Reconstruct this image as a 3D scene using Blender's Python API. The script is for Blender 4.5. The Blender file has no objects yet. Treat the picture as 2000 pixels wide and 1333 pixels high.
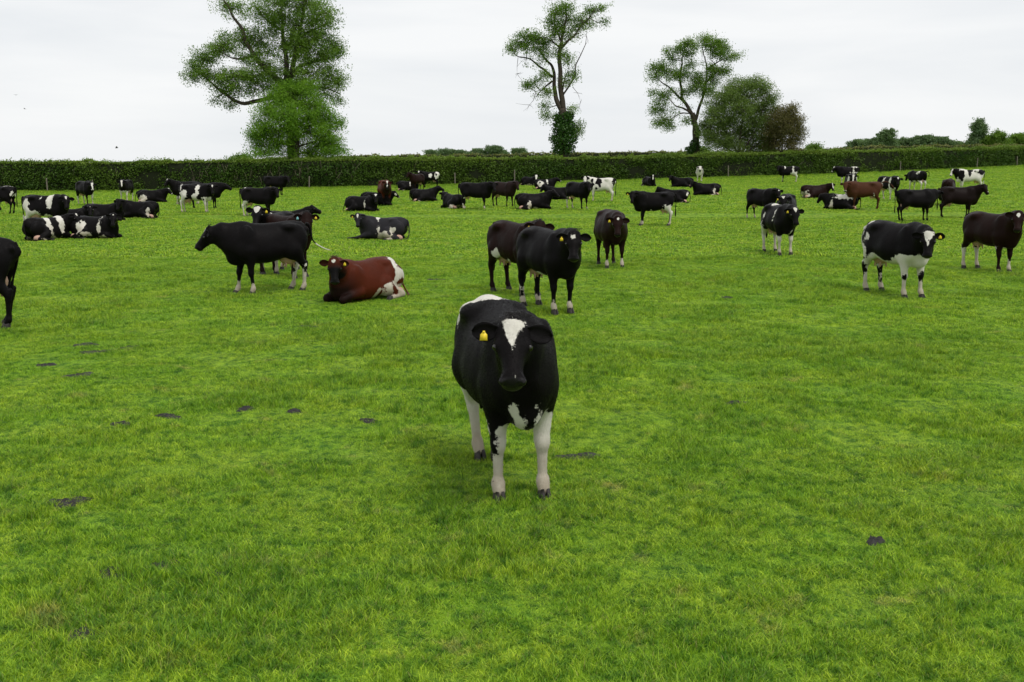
import bpy, math, random
import numpy as np
from mathutils import Matrix, Vector

random.seed(7)
sc = bpy.context.scene
COL = sc.collection
# ------------------------------------------------------------------ camera, sky, sun, exposure
CAM_Z, FPX, HOR = 2.62, 2000., 314.          # eye height, focal length and eye level in pixels of the 2000 x 1333 photograph
PITCH = math.atan((666.5-HOR)/FPX)
cd = bpy.data.cameras.new('camera'); cam = bpy.data.objects.new('camera', cd); COL.objects.link(cam)
cam.location = (0, 0, CAM_Z); cam.rotation_euler = (math.pi/2-PITCH, 0, 0)
cd.sensor_width = 36.; cd.lens = 36.*FPX/2000.; cd.clip_end = 6000.; cd.clip_start = .05
sc.camera = cam

SUN_EL, SUN_AZ = 58., 40.                     # degrees; azimuth measured from behind the camera towards its right
world = bpy.data.worlds.new("World"); sc.world = world; world.use_nodes = True
nt = world.node_tree; nt.nodes.clear()
wo = nt.nodes.new('ShaderNodeOutputWorld'); bg = nt.nodes.new('ShaderNodeBackground'); bg.inputs[1].default_value = .1
sky = nt.nodes.new('ShaderNodeTexSky'); sky.sky_type = 'NISHITA'; sky.sun_disc = False
sky.sun_elevation = math.radians(SUN_EL); sky.sun_rotation = math.radians(180-SUN_AZ)
tc = nt.nodes.new('ShaderNodeTexCoord'); mp = nt.nodes.new('ShaderNodeMapping'); mp.inputs['Scale'].default_value = (1.1, 1.1, 7.)
nt.links.new(tc.outputs['Generated'], mp.inputs[0])
nz = nt.nodes.new('ShaderNodeTexNoise'); nz.inputs['Scale'].default_value = 2.1; nz.inputs['Detail'].default_value = 5.; nz.inputs['Roughness'].default_value = .5; nz.inputs['Distortion'].default_value = .35
nt.links.new(mp.outputs[0], nz.inputs['Vector'])
cr = nt.nodes.new('ShaderNodeValToRGB')       # a closed layer of pale stratus, a little uneven
cr.color_ramp.elements[0].position = .30; cr.color_ramp.elements[0].color = (.80, .83, .86, 1)
cr.color_ramp.elements[1].position = .62; cr.color_ramp.elements[1].color = (.945, .955, .96, 1)
nt.links.new(nz.outputs[0], cr.inputs[0])
sc10 = nt.nodes.new('ShaderNodeMix'); sc10.data_type = 'RGBA'; sc10.blend_type = 'MULTIPLY'; sc10.inputs[0].default_value = 1.; sc10.inputs[7].default_value = (7.6, 7.6, 7.6, 1)
nt.links.new(cr.outputs[0], sc10.inputs[6])
mx = nt.nodes.new('ShaderNodeMix'); mx.data_type = 'RGBA'; mx.inputs[0].default_value = .97
nt.links.new(sky.outputs[0], mx.inputs[6]); nt.links.new(sc10.outputs[2], mx.inputs[7])
nt.links.new(mx.outputs[2], bg.inputs[0]); nt.links.new(bg.outputs[0], wo.inputs[0])

sl = bpy.data.lights.new('sun', 'SUN'); sun = bpy.data.objects.new('sun', sl); COL.objects.link(sun)
sl.energy = 1.5; sl.angle = math.radians(18); sl.color = (1., .97, .92)
_d = Vector((math.sin(math.radians(SUN_AZ))*math.cos(math.radians(SUN_EL)), -math.cos(math.radians(SUN_AZ))*math.cos(math.radians(SUN_EL)), math.sin(math.radians(SUN_EL))))
sun.rotation_euler = _d.to_track_quat('Z', 'Y').to_euler(); sun.location = (0, 0, 60)
sc.view_settings.view_transform = 'Standard'; sc.view_settings.look = 'None'
sc.view_settings.gamma = 1.; sc.view_settings.use_curve_mapping = False
sc.view_settings.exposure = .4
sc.cycles.max_bounces = 6; sc.cycles.diffuse_bounces = 3; sc.cycles.transmission_bounces = 3; sc.cycles.caustics_reflective = False

# ------------------------------------------------------------------ the lie of the land
_rs = np.random.RandomState(5); _lat = _rs.rand(512, 512)
def vnoise(x, y):
    x = np.asarray(x, float); y = np.asarray(y, float)
    xi = np.floor(x).astype(int); yi = np.floor(y).astype(int); fx = x-xi; fy = y-yi
    fx = fx*fx*(3-2*fx); fy = fy*fy*(3-2*fy)
    g = lambda a, b: _lat[a % 512, b % 512]
    return (g(xi, yi)*(1-fx)+g(xi+1, yi)*fx)*(1-fy)+(g(xi, yi+1)*(1-fx)+g(xi+1, yi+1)*fx)*fy
HEDGE = np.array([[-420., 84.], [-200, 84.5], [180, 86], [660, 88], [1000, 92], [1200, 97], [1580, 103], [2000, 118], [2350, 129]])   # line of the hedge: photo column, metres away
HX = (HEDGE[:, 0]-1000)/FPX*HEDGE[:, 1]; HY = HEDGE[:, 1]
def ground_z(x, y):
    x = np.asarray(x, float); y = np.asarray(y, float)
    A = np.clip(.5+.022*(x+14), .08, 2.6); T = np.clip((y-30)/90, 0, 1.4)
    T = np.where(T < .2, T*T*2.5, T-.1)+.1*np.clip(T/.2, 0, 1)*(T >= .2)
    hy = np.interp(x, HX, HY)
    z = A*T-.035*np.maximum(y-hy-9, 0)
    near = np.clip((95-y)/40, 0, 1)
    z = z+near*(.05*(vnoise(x/2.3+40, y/2.3)-.5)+.035*(vnoise(x/.62, y/.62+9)-.5))
    return z
def ray(u, v):
    a, b = u-1000., 666.5-v; c, s = math.cos(PITCH), math.sin(PITCH)
    return np.array([a, FPX*c+b*s, -FPX*s+b*c])
def px_ground(u, v):
    d = ray(u, v); t = (CAM_Z)/max(-d[2], 1e-3)
    for _ in range(40):
        p = d*t
        t = (CAM_Z-float(ground_z(p[0], p[1])))/max(-d[2], 1e-3)
    return d[0]*t, d[1]*t
def px_plane(u, v, Y):
    d = ray(u, v); t = Y/d[1]
    return np.array([d[0]*t, Y, CAM_Z+d[2]*t])
def tag(o, label=None, cat=None, group=None, kind=None):
    for k, v in (('label', label), ('category', cat), ('group', group), ('kind', kind)):
        if v: o[k] = v
    return o
# ------------------------------------------------------------------ materials
M = {}
def new_mat(name):
    m = bpy.data.materials.new(name); m.use_nodes = True
    nt = m.node_tree; nt.nodes.clear()
    out = nt.nodes.new('ShaderNodeOutputMaterial')
    return m, nt, out

class NT:
    """tiny helper: n('Type', input=value or socket, ...) adds a node"""
    def __init__(self, nt): self.nt = nt
    def __call__(self, typ, props=None, **inp):
        nd = self.nt.nodes.new('ShaderNode'+typ)
        for k, v in (props or {}).items(): setattr(nd, k, v)
        for k, v in inp.items():
            key = k.replace('_', ' ') if not k.startswith('i') or not k[1:].isdigit() else int(k[1:])
            s = nd.inputs[key]
            if isinstance(v, bpy.types.NodeSocket): self.nt.links.new(v, s)
            else: s.default_value = v
        return nd
    def link(self, a, b): self.nt.links.new(a, b)
    def math(self, op, a, b=0., c=None, clamp=False):
        nd = self.nt.nodes.new('ShaderNodeMath'); nd.operation = op; nd.use_clamp = clamp
        for i, v in enumerate((a, b, c)):
            if v is None: continue
            if isinstance(v, bpy.types.NodeSocket): self.nt.links.new(v, nd.inputs[i])
            else: nd.inputs[i].default_value = v
        return nd.outputs[0]
    def mix(self, f, a, b, blend='MIX'):
        nd = self.nt.nodes.new('ShaderNodeMix'); nd.data_type = 'RGBA'; nd.blend_type = blend
        for i, v in ((0, f), (6, a), (7, b)):
            if isinstance(v, bpy.types.NodeSocket): self.nt.links.new(v, nd.inputs[i])
            elif i == 0: nd.inputs[0].default_value = v
            else: nd.inputs[i].default_value = (*v, 1.) if len(v) == 3 else v
        return nd.outputs[2]
    def ramp(self, f, stops):
        nd = self.nt.nodes.new('ShaderNodeValToRGB'); el = nd.color_ramp.elements
        while len(el) > 1: el.remove(el[-1])
        for i, (p, c) in enumerate(stops):
            e = el[0] if i == 0 else el.new(p)
            e.position = p; e.color = (*c, 1.) if len(c) == 3 else c
        self.nt.links.new(f, nd.inputs[0])
        return nd.outputs[0]
    def smooth(self, v, lo, hi):
        nd = self.nt.nodes.new('ShaderNodeMapRange'); nd.interpolation_type = 'SMOOTHSTEP'
        self.nt.links.new(v, nd.inputs[0]); nd.inputs[1].default_value = lo; nd.inputs[2].default_value = hi
        return nd.outputs[0]

def simple(name, col, rough=.6, spec=.3, **kw):
    m, nt, out = new_mat(name); n = NT(nt)
    tc = n('TexCoord').outputs['Object']
    nz = n('TexNoise', Vector=tc, Scale=kw.get('scale', 18.), Detail=4.).outputs[0]
    c = n.mix(nz, tuple(x*.7 for x in col), tuple(min(1, x*1.25) for x in col))
    b = n('BsdfPrincipled', Base_Color=c, Roughness=rough, Specular_IOR_Level=spec)
    n.link(b.outputs[0], out.inputs[0]); M[name] = m
    return m

def coat_material():
    m, nt, out = new_mat('coat'); n = NT(nt)
    at = lambda k: n('Attribute', {'attribute_name': k})
    tc = n('TexCoord').outputs['Object']
    n1 = n('TexNoise', Vector=tc, Scale=7., Detail=5., Roughness=.6).outputs[0]
    n2 = n('TexNoise', Vector=tc, Scale=60., Detail=2.).outputs[0]
    w = n.math('ADD', at('white').outputs['Fac'], n.math('MULTIPLY', n.math('SUBTRACT', n1, .5), .30))
    w = n.math('ADD', w, n.math('MULTIPLY', n.math('SUBTRACT', n2, .5), .045))
    wf = n.smooth(w, -.007, .007)
    big = n('TexNoise', Vector=tc, Scale=3., Detail=3.).outputs[0]
    coat = at('coat').outputs['Color']
    base = n.mix(n.math('MULTIPLY', big, .55), coat, n.mix(.5, coat, n.mix(1., coat, (2.6, 1.5, 1.1), 'MULTIPLY')))
    base = n.mix(at('dark').outputs['Fac'], base, (.0048, .0042, .0042))
    sep = n('SeparateXYZ', Vector=tc).outputs[2]
    dirt = n.math('MULTIPLY', n.smooth(n.math('ADD', sep, n.math('MULTIPLY', n1, .5)), .95, .25), .75)
    wcol = n.mix(dirt, n.mix(n1, (.56, .53, .465), (.66, .635, .58)), (.31, .245, .165))
    c = n.mix(wf, base, wcol)
    c = n.mix(at('nose').outputs['Fac'], c, (.009, .008, .009))
    hair = n('TexNoise', Vector=n('Mapping', Vector=tc, Scale=(60., 160., 40.)).outputs[0], Scale=1., Detail=3.).outputs[0]
    bump = n('Bump', Strength=.6, Distance=.006, Height=hair)
    b2 = n('Bump', Strength=.5, Distance=.03, Height=big); n.link(bump.outputs[0], b2.inputs['Normal'])
    rough = n.math('ADD', n.math('MULTIPLY', at('nose').outputs['Fac'], -.12), n.math('ADD', .36, n.math('MULTIPLY', n1, .2)))
    b = n('BsdfPrincipled', Base_Color=c, Roughness=rough, Specular_IOR_Level=n.math('ADD', .055, n.math('MULTIPLY', at('nose').outputs['Fac'], .16)), Normal=b2.outputs[0])
    n.link(b.outputs[0], out.inputs[0]); M['coat'] = m
coat_material()
simple('eye', (.012, .009, .008), .08, .6)
simple('hoof', (.035, .03, .027), .6)
simple('tag_yellow', (.85, .60, .03), .45, .4, scale=60.)
simple('tag_blue', (.25, .55, .60), .45, .4, scale=60.)
simple('hair_black', (.012, .010, .010), .5)
simple('hair_brown', (.06, .02, .01), .5)
simple('udder', (.50, .31, .24), .6, scale=9.)
# ------------------------------------------------------------------ cows
F32 = np.float32

def p_cone(a, b, ra, rb, k=0.05):
    a = np.array(a, float); b = np.array(b, float); r = max(ra, rb)
    ab = b-a; L2 = max(float(ab@ab), 1e-9)
    def f(X, Y, Z):
        x = X-a[0]; y = Y-a[1]; z = Z-a[2]
        t = np.clip((x*ab[0]+y*ab[1]+z*ab[2])/L2, 0, 1)
        return np.sqrt((x-t*ab[0])**2+(y-t*ab[1])**2+(z-t*ab[2])**2)-(ra+(rb-ra)*t)
    return f, np.minimum(a, b)-r, np.maximum(a, b)+r, k

def p_ell(c, r, R=None, k=0.05):
    c = np.array(c, float); r = np.array(r, float); m = r.max()
    M = np.eye(3) if R is None else np.array(R)      # columns = local axes
    def f(X, Y, Z):
        x = X-c[0]; y = Y-c[1]; z = Z-c[2]
        u = x*M[0, 0]+y*M[1, 0]+z*M[2, 0]; v = x*M[0, 1]+y*M[1, 1]+z*M[2, 1]; w = x*M[0, 2]+y*M[1, 2]+z*M[2, 2]
        k0 = np.sqrt((u/r[0])**2+(v/r[1])**2+(w/r[2])**2)
        k1 = np.sqrt((u/r[0]**2)**2+(v/r[1]**2)**2+(w/r[2]**2)**2)
        return k0*(k0-1)/np.maximum(k1, 1e-6)
    ext = np.abs(M)@r
    return f, c-ext, c+ext, k

#            x     top   bot   half-width
TRUNK = np.array([[-.90, 1.20, 1.10, .02], [-.84, 1.29, 1.02, .10], [-.74, 1.345, .90, .185], [-.58, 1.375, .80, .235], [-.40, 1.375, .71, .268],
                  [-.18, 1.350, .63, .31], [.05, 1.338, .59, .33], [.25, 1.345, .59, .31], [.42, 1.37, .60, .27], [.56, 1.37, .63, .245],
                  [.70, 1.32, .68, .205], [.82, 1.23, .74, .155], [.92, 1.12, .83, .08], [.96, 1.03, .93, .02]])
_tx = np.linspace(-.9, .96, 187)
def _smooth(a, n=9):
    k = np.hanning(n+2)[1:-1]; k /= k.sum()
    return np.convolve(np.pad(a, n//2, mode='edge'), k, 'valid')
_tt, _tb, _tw = [_smooth(np.interp(_tx, TRUNK[:, 0], TRUNK[:, i])) for i in (1, 2, 3)]

def p_trunk(dz=0., wide=1., flat=None, gut=1.0, slim=1.0):
    w0 = _tw*wide*gut
    top, bot = _tt+dz, _tb+dz
    if flat is not None:
        bot = np.maximum(bot, flat)
    def f(X, Y, Z):
        x = np.clip(X, -.9, .96)
        T = np.interp(x, _tx, top); B = np.interp(x, _tx, bot); W = np.interp(x, _tx, w0)
        zc = (T+B)/2; h = np.maximum((T-B)/2, .02)
        t = (Z-zc)/h
        tc = np.clip(t, -1.3, 1.3)
        w = W*(1-.25*tc-.06*tc*tc)
        n = 2.3
        q = ((np.abs(Y)/w)**n+np.abs(t)**n)**(1/n)
        d = (q-1)*np.minimum(W, h)
        return np.sqrt(np.maximum(d, 0)**2+(X-x)**2)+np.minimum(d, 0)
    m = w0.max()*1.3
    return f, np.array([-.95, -m, bot.min()-.03]), np.array([1., m, top.max()+.03]), .05

def rotz(a):
    c, s = math.cos(a), math.sin(a); return np.array([[c, -s, 0], [s, c, 0], [0, 0, 1]])

def head_frame(yaw, pitch, roll=0.):
    """columns: along the face to the muzzle, left, up out of the forehead; pitch = nose below level"""
    cp, sp = math.cos(pitch), math.sin(pitch)
    fx = np.array([cp, 0, -sp]); fz = np.array([sp, 0, cp]); fy = np.array([0, 1., 0])
    if roll:
        c, s = math.cos(roll), math.sin(roll)
        fy, fz = fy*c+fz*s, fz*c-fy*s
    return rotz(yaw)@np.stack([fx, fy, fz], 1)

FEET = {'fl': (.52, .165), 'fr': (.52, -.165), 'hl': (-.62, .165), 'hr': (-.62, -.165)}

def cow_skeleton(pose):
    """primitives, head transform, hoof spots, patch z shift"""
    pr = []
    lying = pose.get('lying', False)
    dz = -.585 if lying else 0.
    pr.append(p_trunk(dz, 1.14 if lying else 1., .0 if lying else None, pose.get('gut', 1.0)))
    hooves = []
    rng = random.Random(pose.get('seed', 1))
    if not lying:
        st = pose.get('stance', {})
        for nm in ('fl', 'fr', 'hl', 'hr'):
            s = 1 if nm[1] == 'l' else -1
            ox, oy = st.get(nm, (rng.uniform(-.07, .07), rng.uniform(-.015, .03)))
            oy *= s
            def L(x, y, z):
                t = max(0., min(1., (.95-z)/.95))
                return (x+ox*t, s*y+oy*t, z)
            if nm[0] == 'f':
                pr.append(p_ell((.50, s*.185, 1.02), (.16, .085, .30), k=.07))
                pr.append(p_ell((.60, s*.17, .86), (.13, .08, .15), k=.07))
                pr.append(p_cone(L(.47, .175, .84), L(.50, .165, .46), .112, .057, .08))
                pr.append(p_ell(L(.51, .165, .425), (.060, .056, .076), k=.025))
                pr.append(p_cone(L(.505, .165, .42), L(.505, .165, .17), .041, .034, .025))
                pr.append(p_ell(L(.51, .165, .13), (.050, .047, .052), k=.03))
                pr.append(p_cone(L(.515, .165, .13), L(.54, .165, .085), .040, .044, .03))
                hp = L(.55, .165, 0)
            else:
                pr.append(p_ell((-.56, s*.165, 1.00), (.22, .115, .30), k=.09))
                pr.append(p_ell((-.40, s*.215, .84), (.14, .085, .19), k=.09))
                pr.append(p_cone(L(-.47, .195, .82), L(-.67, .165, .53), .135, .062, .09))
                pr.append(p_cone(L(-.73, .165, .58), L(-.69, .165, .44), .038, .045, .04))
                pr.append(p_cone(L(-.685, .165, .50), L(-.65, .165, .17), .046, .036, .03))
                pr.append(p_ell(L(-.645, .165, .13), (.050, .047, .052), k=.03))
                pr.append(p_cone(L(-.64, .165, .13), L(-.605, .165, .085), .040, .045, .03))
                hp = L(-.595, .165, 0)
            hooves.append((nm, (hp[0], hp[1], 0.)))
        for s in (-1, 1):
            pr.append(p_ell((-.37, s*.192, 1.272), (.12, .08, .055), k=.12))
            if pose.get('lod', 2) < 2:
                pr.append(('cut',)+p_ell((-.22, s*.53, 1.08), (.24, .19, .24), k=.12))
            pr.append(p_ell((-.80, s*.115, 1.20), (.05, .045, .05), k=.05))
        pr.append(p_ell((.66, 0, .70), (.20, .10, .13), k=.09))
    else:
        side = pose.get('side', 1)            # the side the hind legs lie out on
        for s in (-1, 1):
            pr.append(p_ell((.50, s*.22, .44), (.18, .10, .27), k=.08))
            if pose.get('reach') == s:
                pr.append(p_cone((.52, s*.25, .20), (.92, s*.24, .10), .095, .06, .06))
                pr.append(p_cone((.92, s*.24, .09), (1.26, s*.20, .05), .055, .045, .03))
                hooves.append(('fl' if s > 0 else 'fr', (1.31, s*.20, 0.)))
            else:
                pr.append(p_cone((.46, s*.27, .20), (.86, s*.22, .10), .10, .065, .06))
                pr.append(p_ell((.88, s*.215, .085), (.075, .06, .075), k=.04))
                pr.append(p_cone((.88, s*.20, .06), (.60, s*.13, .05), .05, .045, .03))
            out = 1.0 if s == side else .72
            pr.append(p_ell((-.52, s*.28*out, .40), (.30, .15, .27), k=.10))
            pr.append(p_ell((-.20, s*.37*out, .26), (.17, .11, .19), k=.09))
            pr.append(p_cone((-.22, s*.40*out, .22), (-.60, s*.44*out, .09), .11, .065, .07))
            pr.append(p_cone((-.62, s*.44*out, .07), (-.26, s*.50*out, .05), .055, .042, .03))
            pr.append(p_ell((-.22, s*.51*out, .05), (.05, .045, .045), k=.03))
            if s == side:
                hooves.append(('hl' if s > 0 else 'hr', (-.15, s*.51, 0.)))
            pr.append(p_ell((-.38, s*.20, 1.28+dz), (.13, .09, .055), k=.12))
        pr.append(p_ell((.72, 0, .20), (.20, .15, .17), k=.09))
    # neck
    el = math.radians(pose.get('el', 14)); ny = math.radians(pose.get('ny', 0)); nl = pose.get('nl', .56)
    base = np.array([.62, 0, 1.22+dz])
    low = np.array([.70, 0, .97+dz])
    poll = base+nl*np.array([math.cos(el)*math.cos(ny), math.cos(el)*math.sin(ny), math.sin(el)])
    R = head_frame(math.radians(pose.get('hy', 0)), math.radians(pose.get('hp', 55)), math.radians(pose.get('hr', 0)))
    HS = np.array([.90, 1.16, 1.06])
    H = lambda x, y, z: poll+R@(HS*np.array([x, y, z]))
    mid = (base+poll)/2+np.array([.02, 0, .0])
    pr.append(p_cone(base+np.array([-.10, 0, .0]), mid, .15, .118, .09))
    pr.append(p_cone(mid, H(.03, 0, -.075), .118, .094, .06))
    thr = H(.10, 0, -.17)
    lm = (low+thr)/2
    pr.append(p_cone(low, lm, .185, .135, .10))
    pr.append(p_cone(lm, thr, .135, .080, .07))
    m2 = (mid+lm)/2
    pr.append(p_cone((base+low)/2, m2, .18, .135, .10))
    pr.append(p_cone(m2, H(.06, 0, -.12), .135, .10, .08))
    dew = (low+lm)/2-np.array([0, 0, .13])
    pr.append(p_cone(low+np.array([.04, 0, -.17]), dew, .085, .07, .10))
    # head
    pr.append(p_ell(H(.07, 0, -.070), HS*(.105, .102, .088), R, .04))
    pr.append(p_ell(H(.0, 0, -.03), HS*(.055, .075, .055), R, .04))
    pr.append(p_ell(H(.16, 0, -.085), HS*(.13, .095, .085), R, .04))
    for s in (-1, 1):
        pr.append(p_ell(H(.165, s*.082, -.058), HS*(.050, .032, .036), R, .025))
        pr.append(p_ell(H(.13, s*.048, -.165), HS*(.095, .045, .075), R, .05))
    pr.append(p_cone(H(.20, 0, -.085), H(.42, 0, -.080), .086, .064, .05))
    pr.append(p_cone(H(.14, 0, -.17), H(.42, 0, -.135), .062, .042, .05))
    pr.append(p_ell(H(.455, 0, -.088), HS*(.056, .073, .058), R, .035))
    pr.append(p_ell(H(.445, 0, -.138), HS*(.050, .062, .036), R, .03))
    if pose.get('fine'):
        for s in (-1, 1):
            pr.append(p_ell(H(.485, s*.055, -.068), HS*(.030, .026, .026), R, .02))
            pr.append(('cut',)+p_ell(H(.512, s*.044, -.070), HS*(.020, .015, .012), R, .012))
            pr.append(('cut',)+p_ell(H(.185, s*.112, -.060), HS*(.020, .012, .013), R, .012))
    return pr, (poll, R), hooves, dz

def field_mesh(prims, vox):
    lo = np.min([p[-3] for p in prims], 0)-4*vox; hi = np.max([p[-2] for p in prims], 0)+4*vox
    n = np.ceil((hi-lo)/vox).astype(int)+1
    ax = [(lo[i]+vox*np.arange(n[i])).astype(F32) for i in range(3)]
    Fd = np.full(n, 1., F32)
    for p in prims:
        cut = p[0] == 'cut'
        f, b0, b1, k = p[1:] if cut else p
        pad = k+3*vox
        i0 = np.maximum(((b0-pad-lo)/vox).astype(int), 0); i1 = np.minimum(((b1+pad-lo)/vox).astype(int)+2, n)
        sl = tuple(slice(a, b) for a, b in zip(i0, i1))
        d = f(ax[0][sl[0]][:, None, None], ax[1][sl[1]][None, :, None], ax[2][sl[2]][None, None, :]).astype(F32)
        g = Fd[sl]
        if cut:
            d = -d
            h = np.maximum(k-np.abs(d-g), 0)/k
            Fd[sl] = np.maximum(d, g)+h*h*k/4
        else:
            h = np.maximum(k-np.abs(d-g), 0)/k
            Fd[sl] = np.minimum(d, g)-h*h*k/4
    s = Fd < 0
    c = s[:-1, :-1, :-1].astype(np.int8)
    corners = [(a, b, e) for a in (0, 1) for b in (0, 1) for e in (0, 1)]
    cnt = np.zeros(np.array(Fd.shape)-1, np.int8)
    for a, b, e in corners:
        cnt += s[a:a+cnt.shape[0], b:b+cnt.shape[1], e:e+cnt.shape[2]]
    act = (cnt > 0) & (cnt < 8)
    I = np.argwhere(act)
    val = {q: Fd[I[:, 0]+q[0], I[:, 1]+q[1], I[:, 2]+q[2]] for q in corners}
    acc = np.zeros((len(I), 3)); num = np.zeros(len(I))
    for q in corners:
        for d in range(3):
            if q[d] == 0:
                r = list(q); r[d] = 1; r = tuple(r)
                v0, v1 = val[q], val[r]
                m = (v0 < 0) != (v1 < 0)
                t = np.where(m, v0/np.where(m, v0-v1, 1), 0)
                pt = np.tile(np.array(q, float), (len(I), 1)); pt[:, d] += t
                acc += pt*m[:, None]; num += m
    V = lo+vox*(I+acc/num[:, None])
    ids = np.full(cnt.shape, -1, np.int64); ids[I[:, 0], I[:, 1], I[:, 2]] = np.arange(len(I))
    quads = []
    for d in range(3):
        e1, e2 = [(1, 2), (2, 0), (0, 1)][d]
        A = [slice(0, None)]*3; A[d] = slice(0, -1); B = [slice(0, None)]*3; B[d] = slice(1, None)
        ch = s[tuple(A)] != s[tuple(B)]
        E = np.argwhere(ch)
        E = E[(E[:, e1] > 0) & (E[:, e2] > 0) & (E[:, e1] < cnt.shape[e1]) & (E[:, e2] < cnt.shape[e2])]
        o1 = np.zeros(3, int); o1[e1] = 1; o2 = np.zeros(3, int); o2[e2] = 1
        g = lambda M: ids[M[:, 0], M[:, 1], M[:, 2]]
        q = np.stack([g(E-o1-o2), g(E-o2), g(E), g(E-o1)], 1)
        ins = s[E[:, 0], E[:, 1], E[:, 2]]
        q[~ins] = q[~ins][:, ::-1]
        quads.append(q)
    Q = np.concatenate(quads)
    # one relaxing pass
    for lam in (.5,):
        S = np.zeros_like(V); N = np.zeros(len(V))
        for a, b in ((0, 1), (1, 2), (2, 3), (3, 0)):
            for ch in range(3):
                S[:, ch] += np.bincount(Q[:, a], V[Q[:, b], ch], len(V))
                S[:, ch] += np.bincount(Q[:, b], V[Q[:, a], ch], len(V))
            N += np.bincount(Q[:, a], minlength=len(V))+np.bincount(Q[:, b], minlength=len(V))
        V = V+(S/np.maximum(N, 1)[:, None]-V)*lam
    return V, Q

def quick_mesh(name, V, Q, smooth=True):
    me = bpy.data.meshes.new(name)
    V = np.asarray(V, F32); Q = np.asarray(Q, np.int32); k = Q.shape[1]
    me.vertices.add(len(V)); me.vertices.foreach_set('co', V.ravel())
    me.loops.add(Q.size); me.loops.foreach_set('vertex_index', Q.ravel())
    me.polygons.add(len(Q)); me.polygons.foreach_set('loop_start', np.arange(0, Q.size, k, dtype=np.int32))
    me.polygons.foreach_set('loop_total', np.full(len(Q), k, np.int32))
    me.update(calc_edges=True)
    if smooth:
        me.polygons.foreach_set('use_smooth', np.ones(len(Q), bool))
    return me

def set_attr(me, name, arr, typ='FLOAT'):
    a = me.attributes.new(name, typ, 'POINT')
    if typ == 'FLOAT':
        a.data.foreach_set('value', np.asarray(arr, F32).ravel())
    else:
        a.data.foreach_set('color' if typ == 'FLOAT_COLOR' else 'vector', np.asarray(arr, F32).ravel())

def coat_mask(V, head, dz, hooves, marks, white_base=False):
    """positive = white hair. marks are added (or taken away when the code starts with '-') in order"""
    poll, R = head
    Hc = (V-poll)@R; Hc[:, 0] /= .857
    B = V-np.array([0, 0, dz])
    on_head = np.maximum(-np.abs(Hc[:, 0]-.25)+.33, -1)
    val = np.full(len(V), .3 if white_base else -.3)
    hv = dict(hooves)
    for m in marks:
        neg = m[0].startswith('-'); c = m[0].lstrip('-')
        if c == 'e':          # x, y, z, rx, ry, rz in the standing body
            ctr = np.array(m[1:4], float); r = np.array(m[4:7], float)
            q = np.sqrt((((B-ctr)/r)**2).sum(1)); v = (1-q)*min(r.min(), .25)
        elif c == 'h':        # the same on the head
            ctr = np.array(m[1:4], float); r = np.array(m[4:7], float)
            q = np.sqrt((((Hc-ctr)/r)**2).sum(1)); v = (1-q)*r.min()*2.5
        elif c == 'tri':      # length, half width: triangle on the forehead
            x = Hc[:, 0]
            v = np.minimum(np.minimum(m[2]*(1-x/m[1])-np.abs(Hc[:, 1]), x-.005), Hc[:, 2]+.085)*2.5
        elif c == 'blaze':    # half width at the poll, at the muzzle
            x = np.clip(Hc[:, 0]/.5, 0, 1)
            v = np.minimum(np.minimum(m[1]+(m[2]-m[1])*x-np.abs(Hc[:, 1]), Hc[:, 0]-.01), Hc[:, 2]+.10)*2.5
        elif c == 'sock':     # leg, height
            if m[1] not in hv:
                continue
            f = np.array(hv[m[1]])
            d = np.sqrt((V[:, 0]-f[0])**2*.5+(V[:, 1]-f[1])**2)
            v = np.minimum(m[2]-V[:, 2], .19-d)
            if dz:
                v = .16-np.sqrt(((V-f)**2).sum(1))
        elif c == 'belly':    # x0, x1, z
            v = np.minimum(np.minimum(B[:, 0]-m[1], m[2]-B[:, 0]), m[3]-B[:, 2]+.05*np.sin(B[:, 0]*9+m[3]*40))
        val = np.minimum(val, -v) if neg else np.maximum(val, v)
    return val, Hc

def tube(pts, rad, seg=8, close=True):
    pts = np.array(pts, float); n = len(pts)
    T = np.gradient(pts, axis=0); T /= np.linalg.norm(T, axis=1)[:, None]+1e-9
    ref = np.array([0, 0, 1.]) if abs(T[0][2]) < .9 else np.array([1., 0, 0])
    u = np.cross(T[0], ref); u /= np.linalg.norm(u)
    V = []
    for i in range(n):
        u = u-T[i]*(u@T[i]); u /= np.linalg.norm(u)+1e-9
        w = np.cross(T[i], u)
        a = np.arange(seg)*2*math.pi/seg
        V.append(pts[i]+rad[i]*(np.cos(a)[:, None]*u+np.sin(a)[:, None]*w))
    V = np.concatenate(V); Q = []
    for i in range(n-1):
        for j in range(seg):
            k = (j+1) % seg
            Q.append((i*seg+j, i*seg+k, (i+1)*seg+k, (i+1)*seg+j))
    V = np.concatenate([V, pts[:1], pts[-1:]])
    c0, c1 = len(V)-2, len(V)-1
    for j in range(0, seg, 2):                 # caps as quads
        Q.append((c0, (j+2) % seg, j+1, j)); b = (n-1)*seg
        Q.append((c1, b+j, b+j+1, b+(j+2) % seg))
    return V, np.array(Q)

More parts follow.
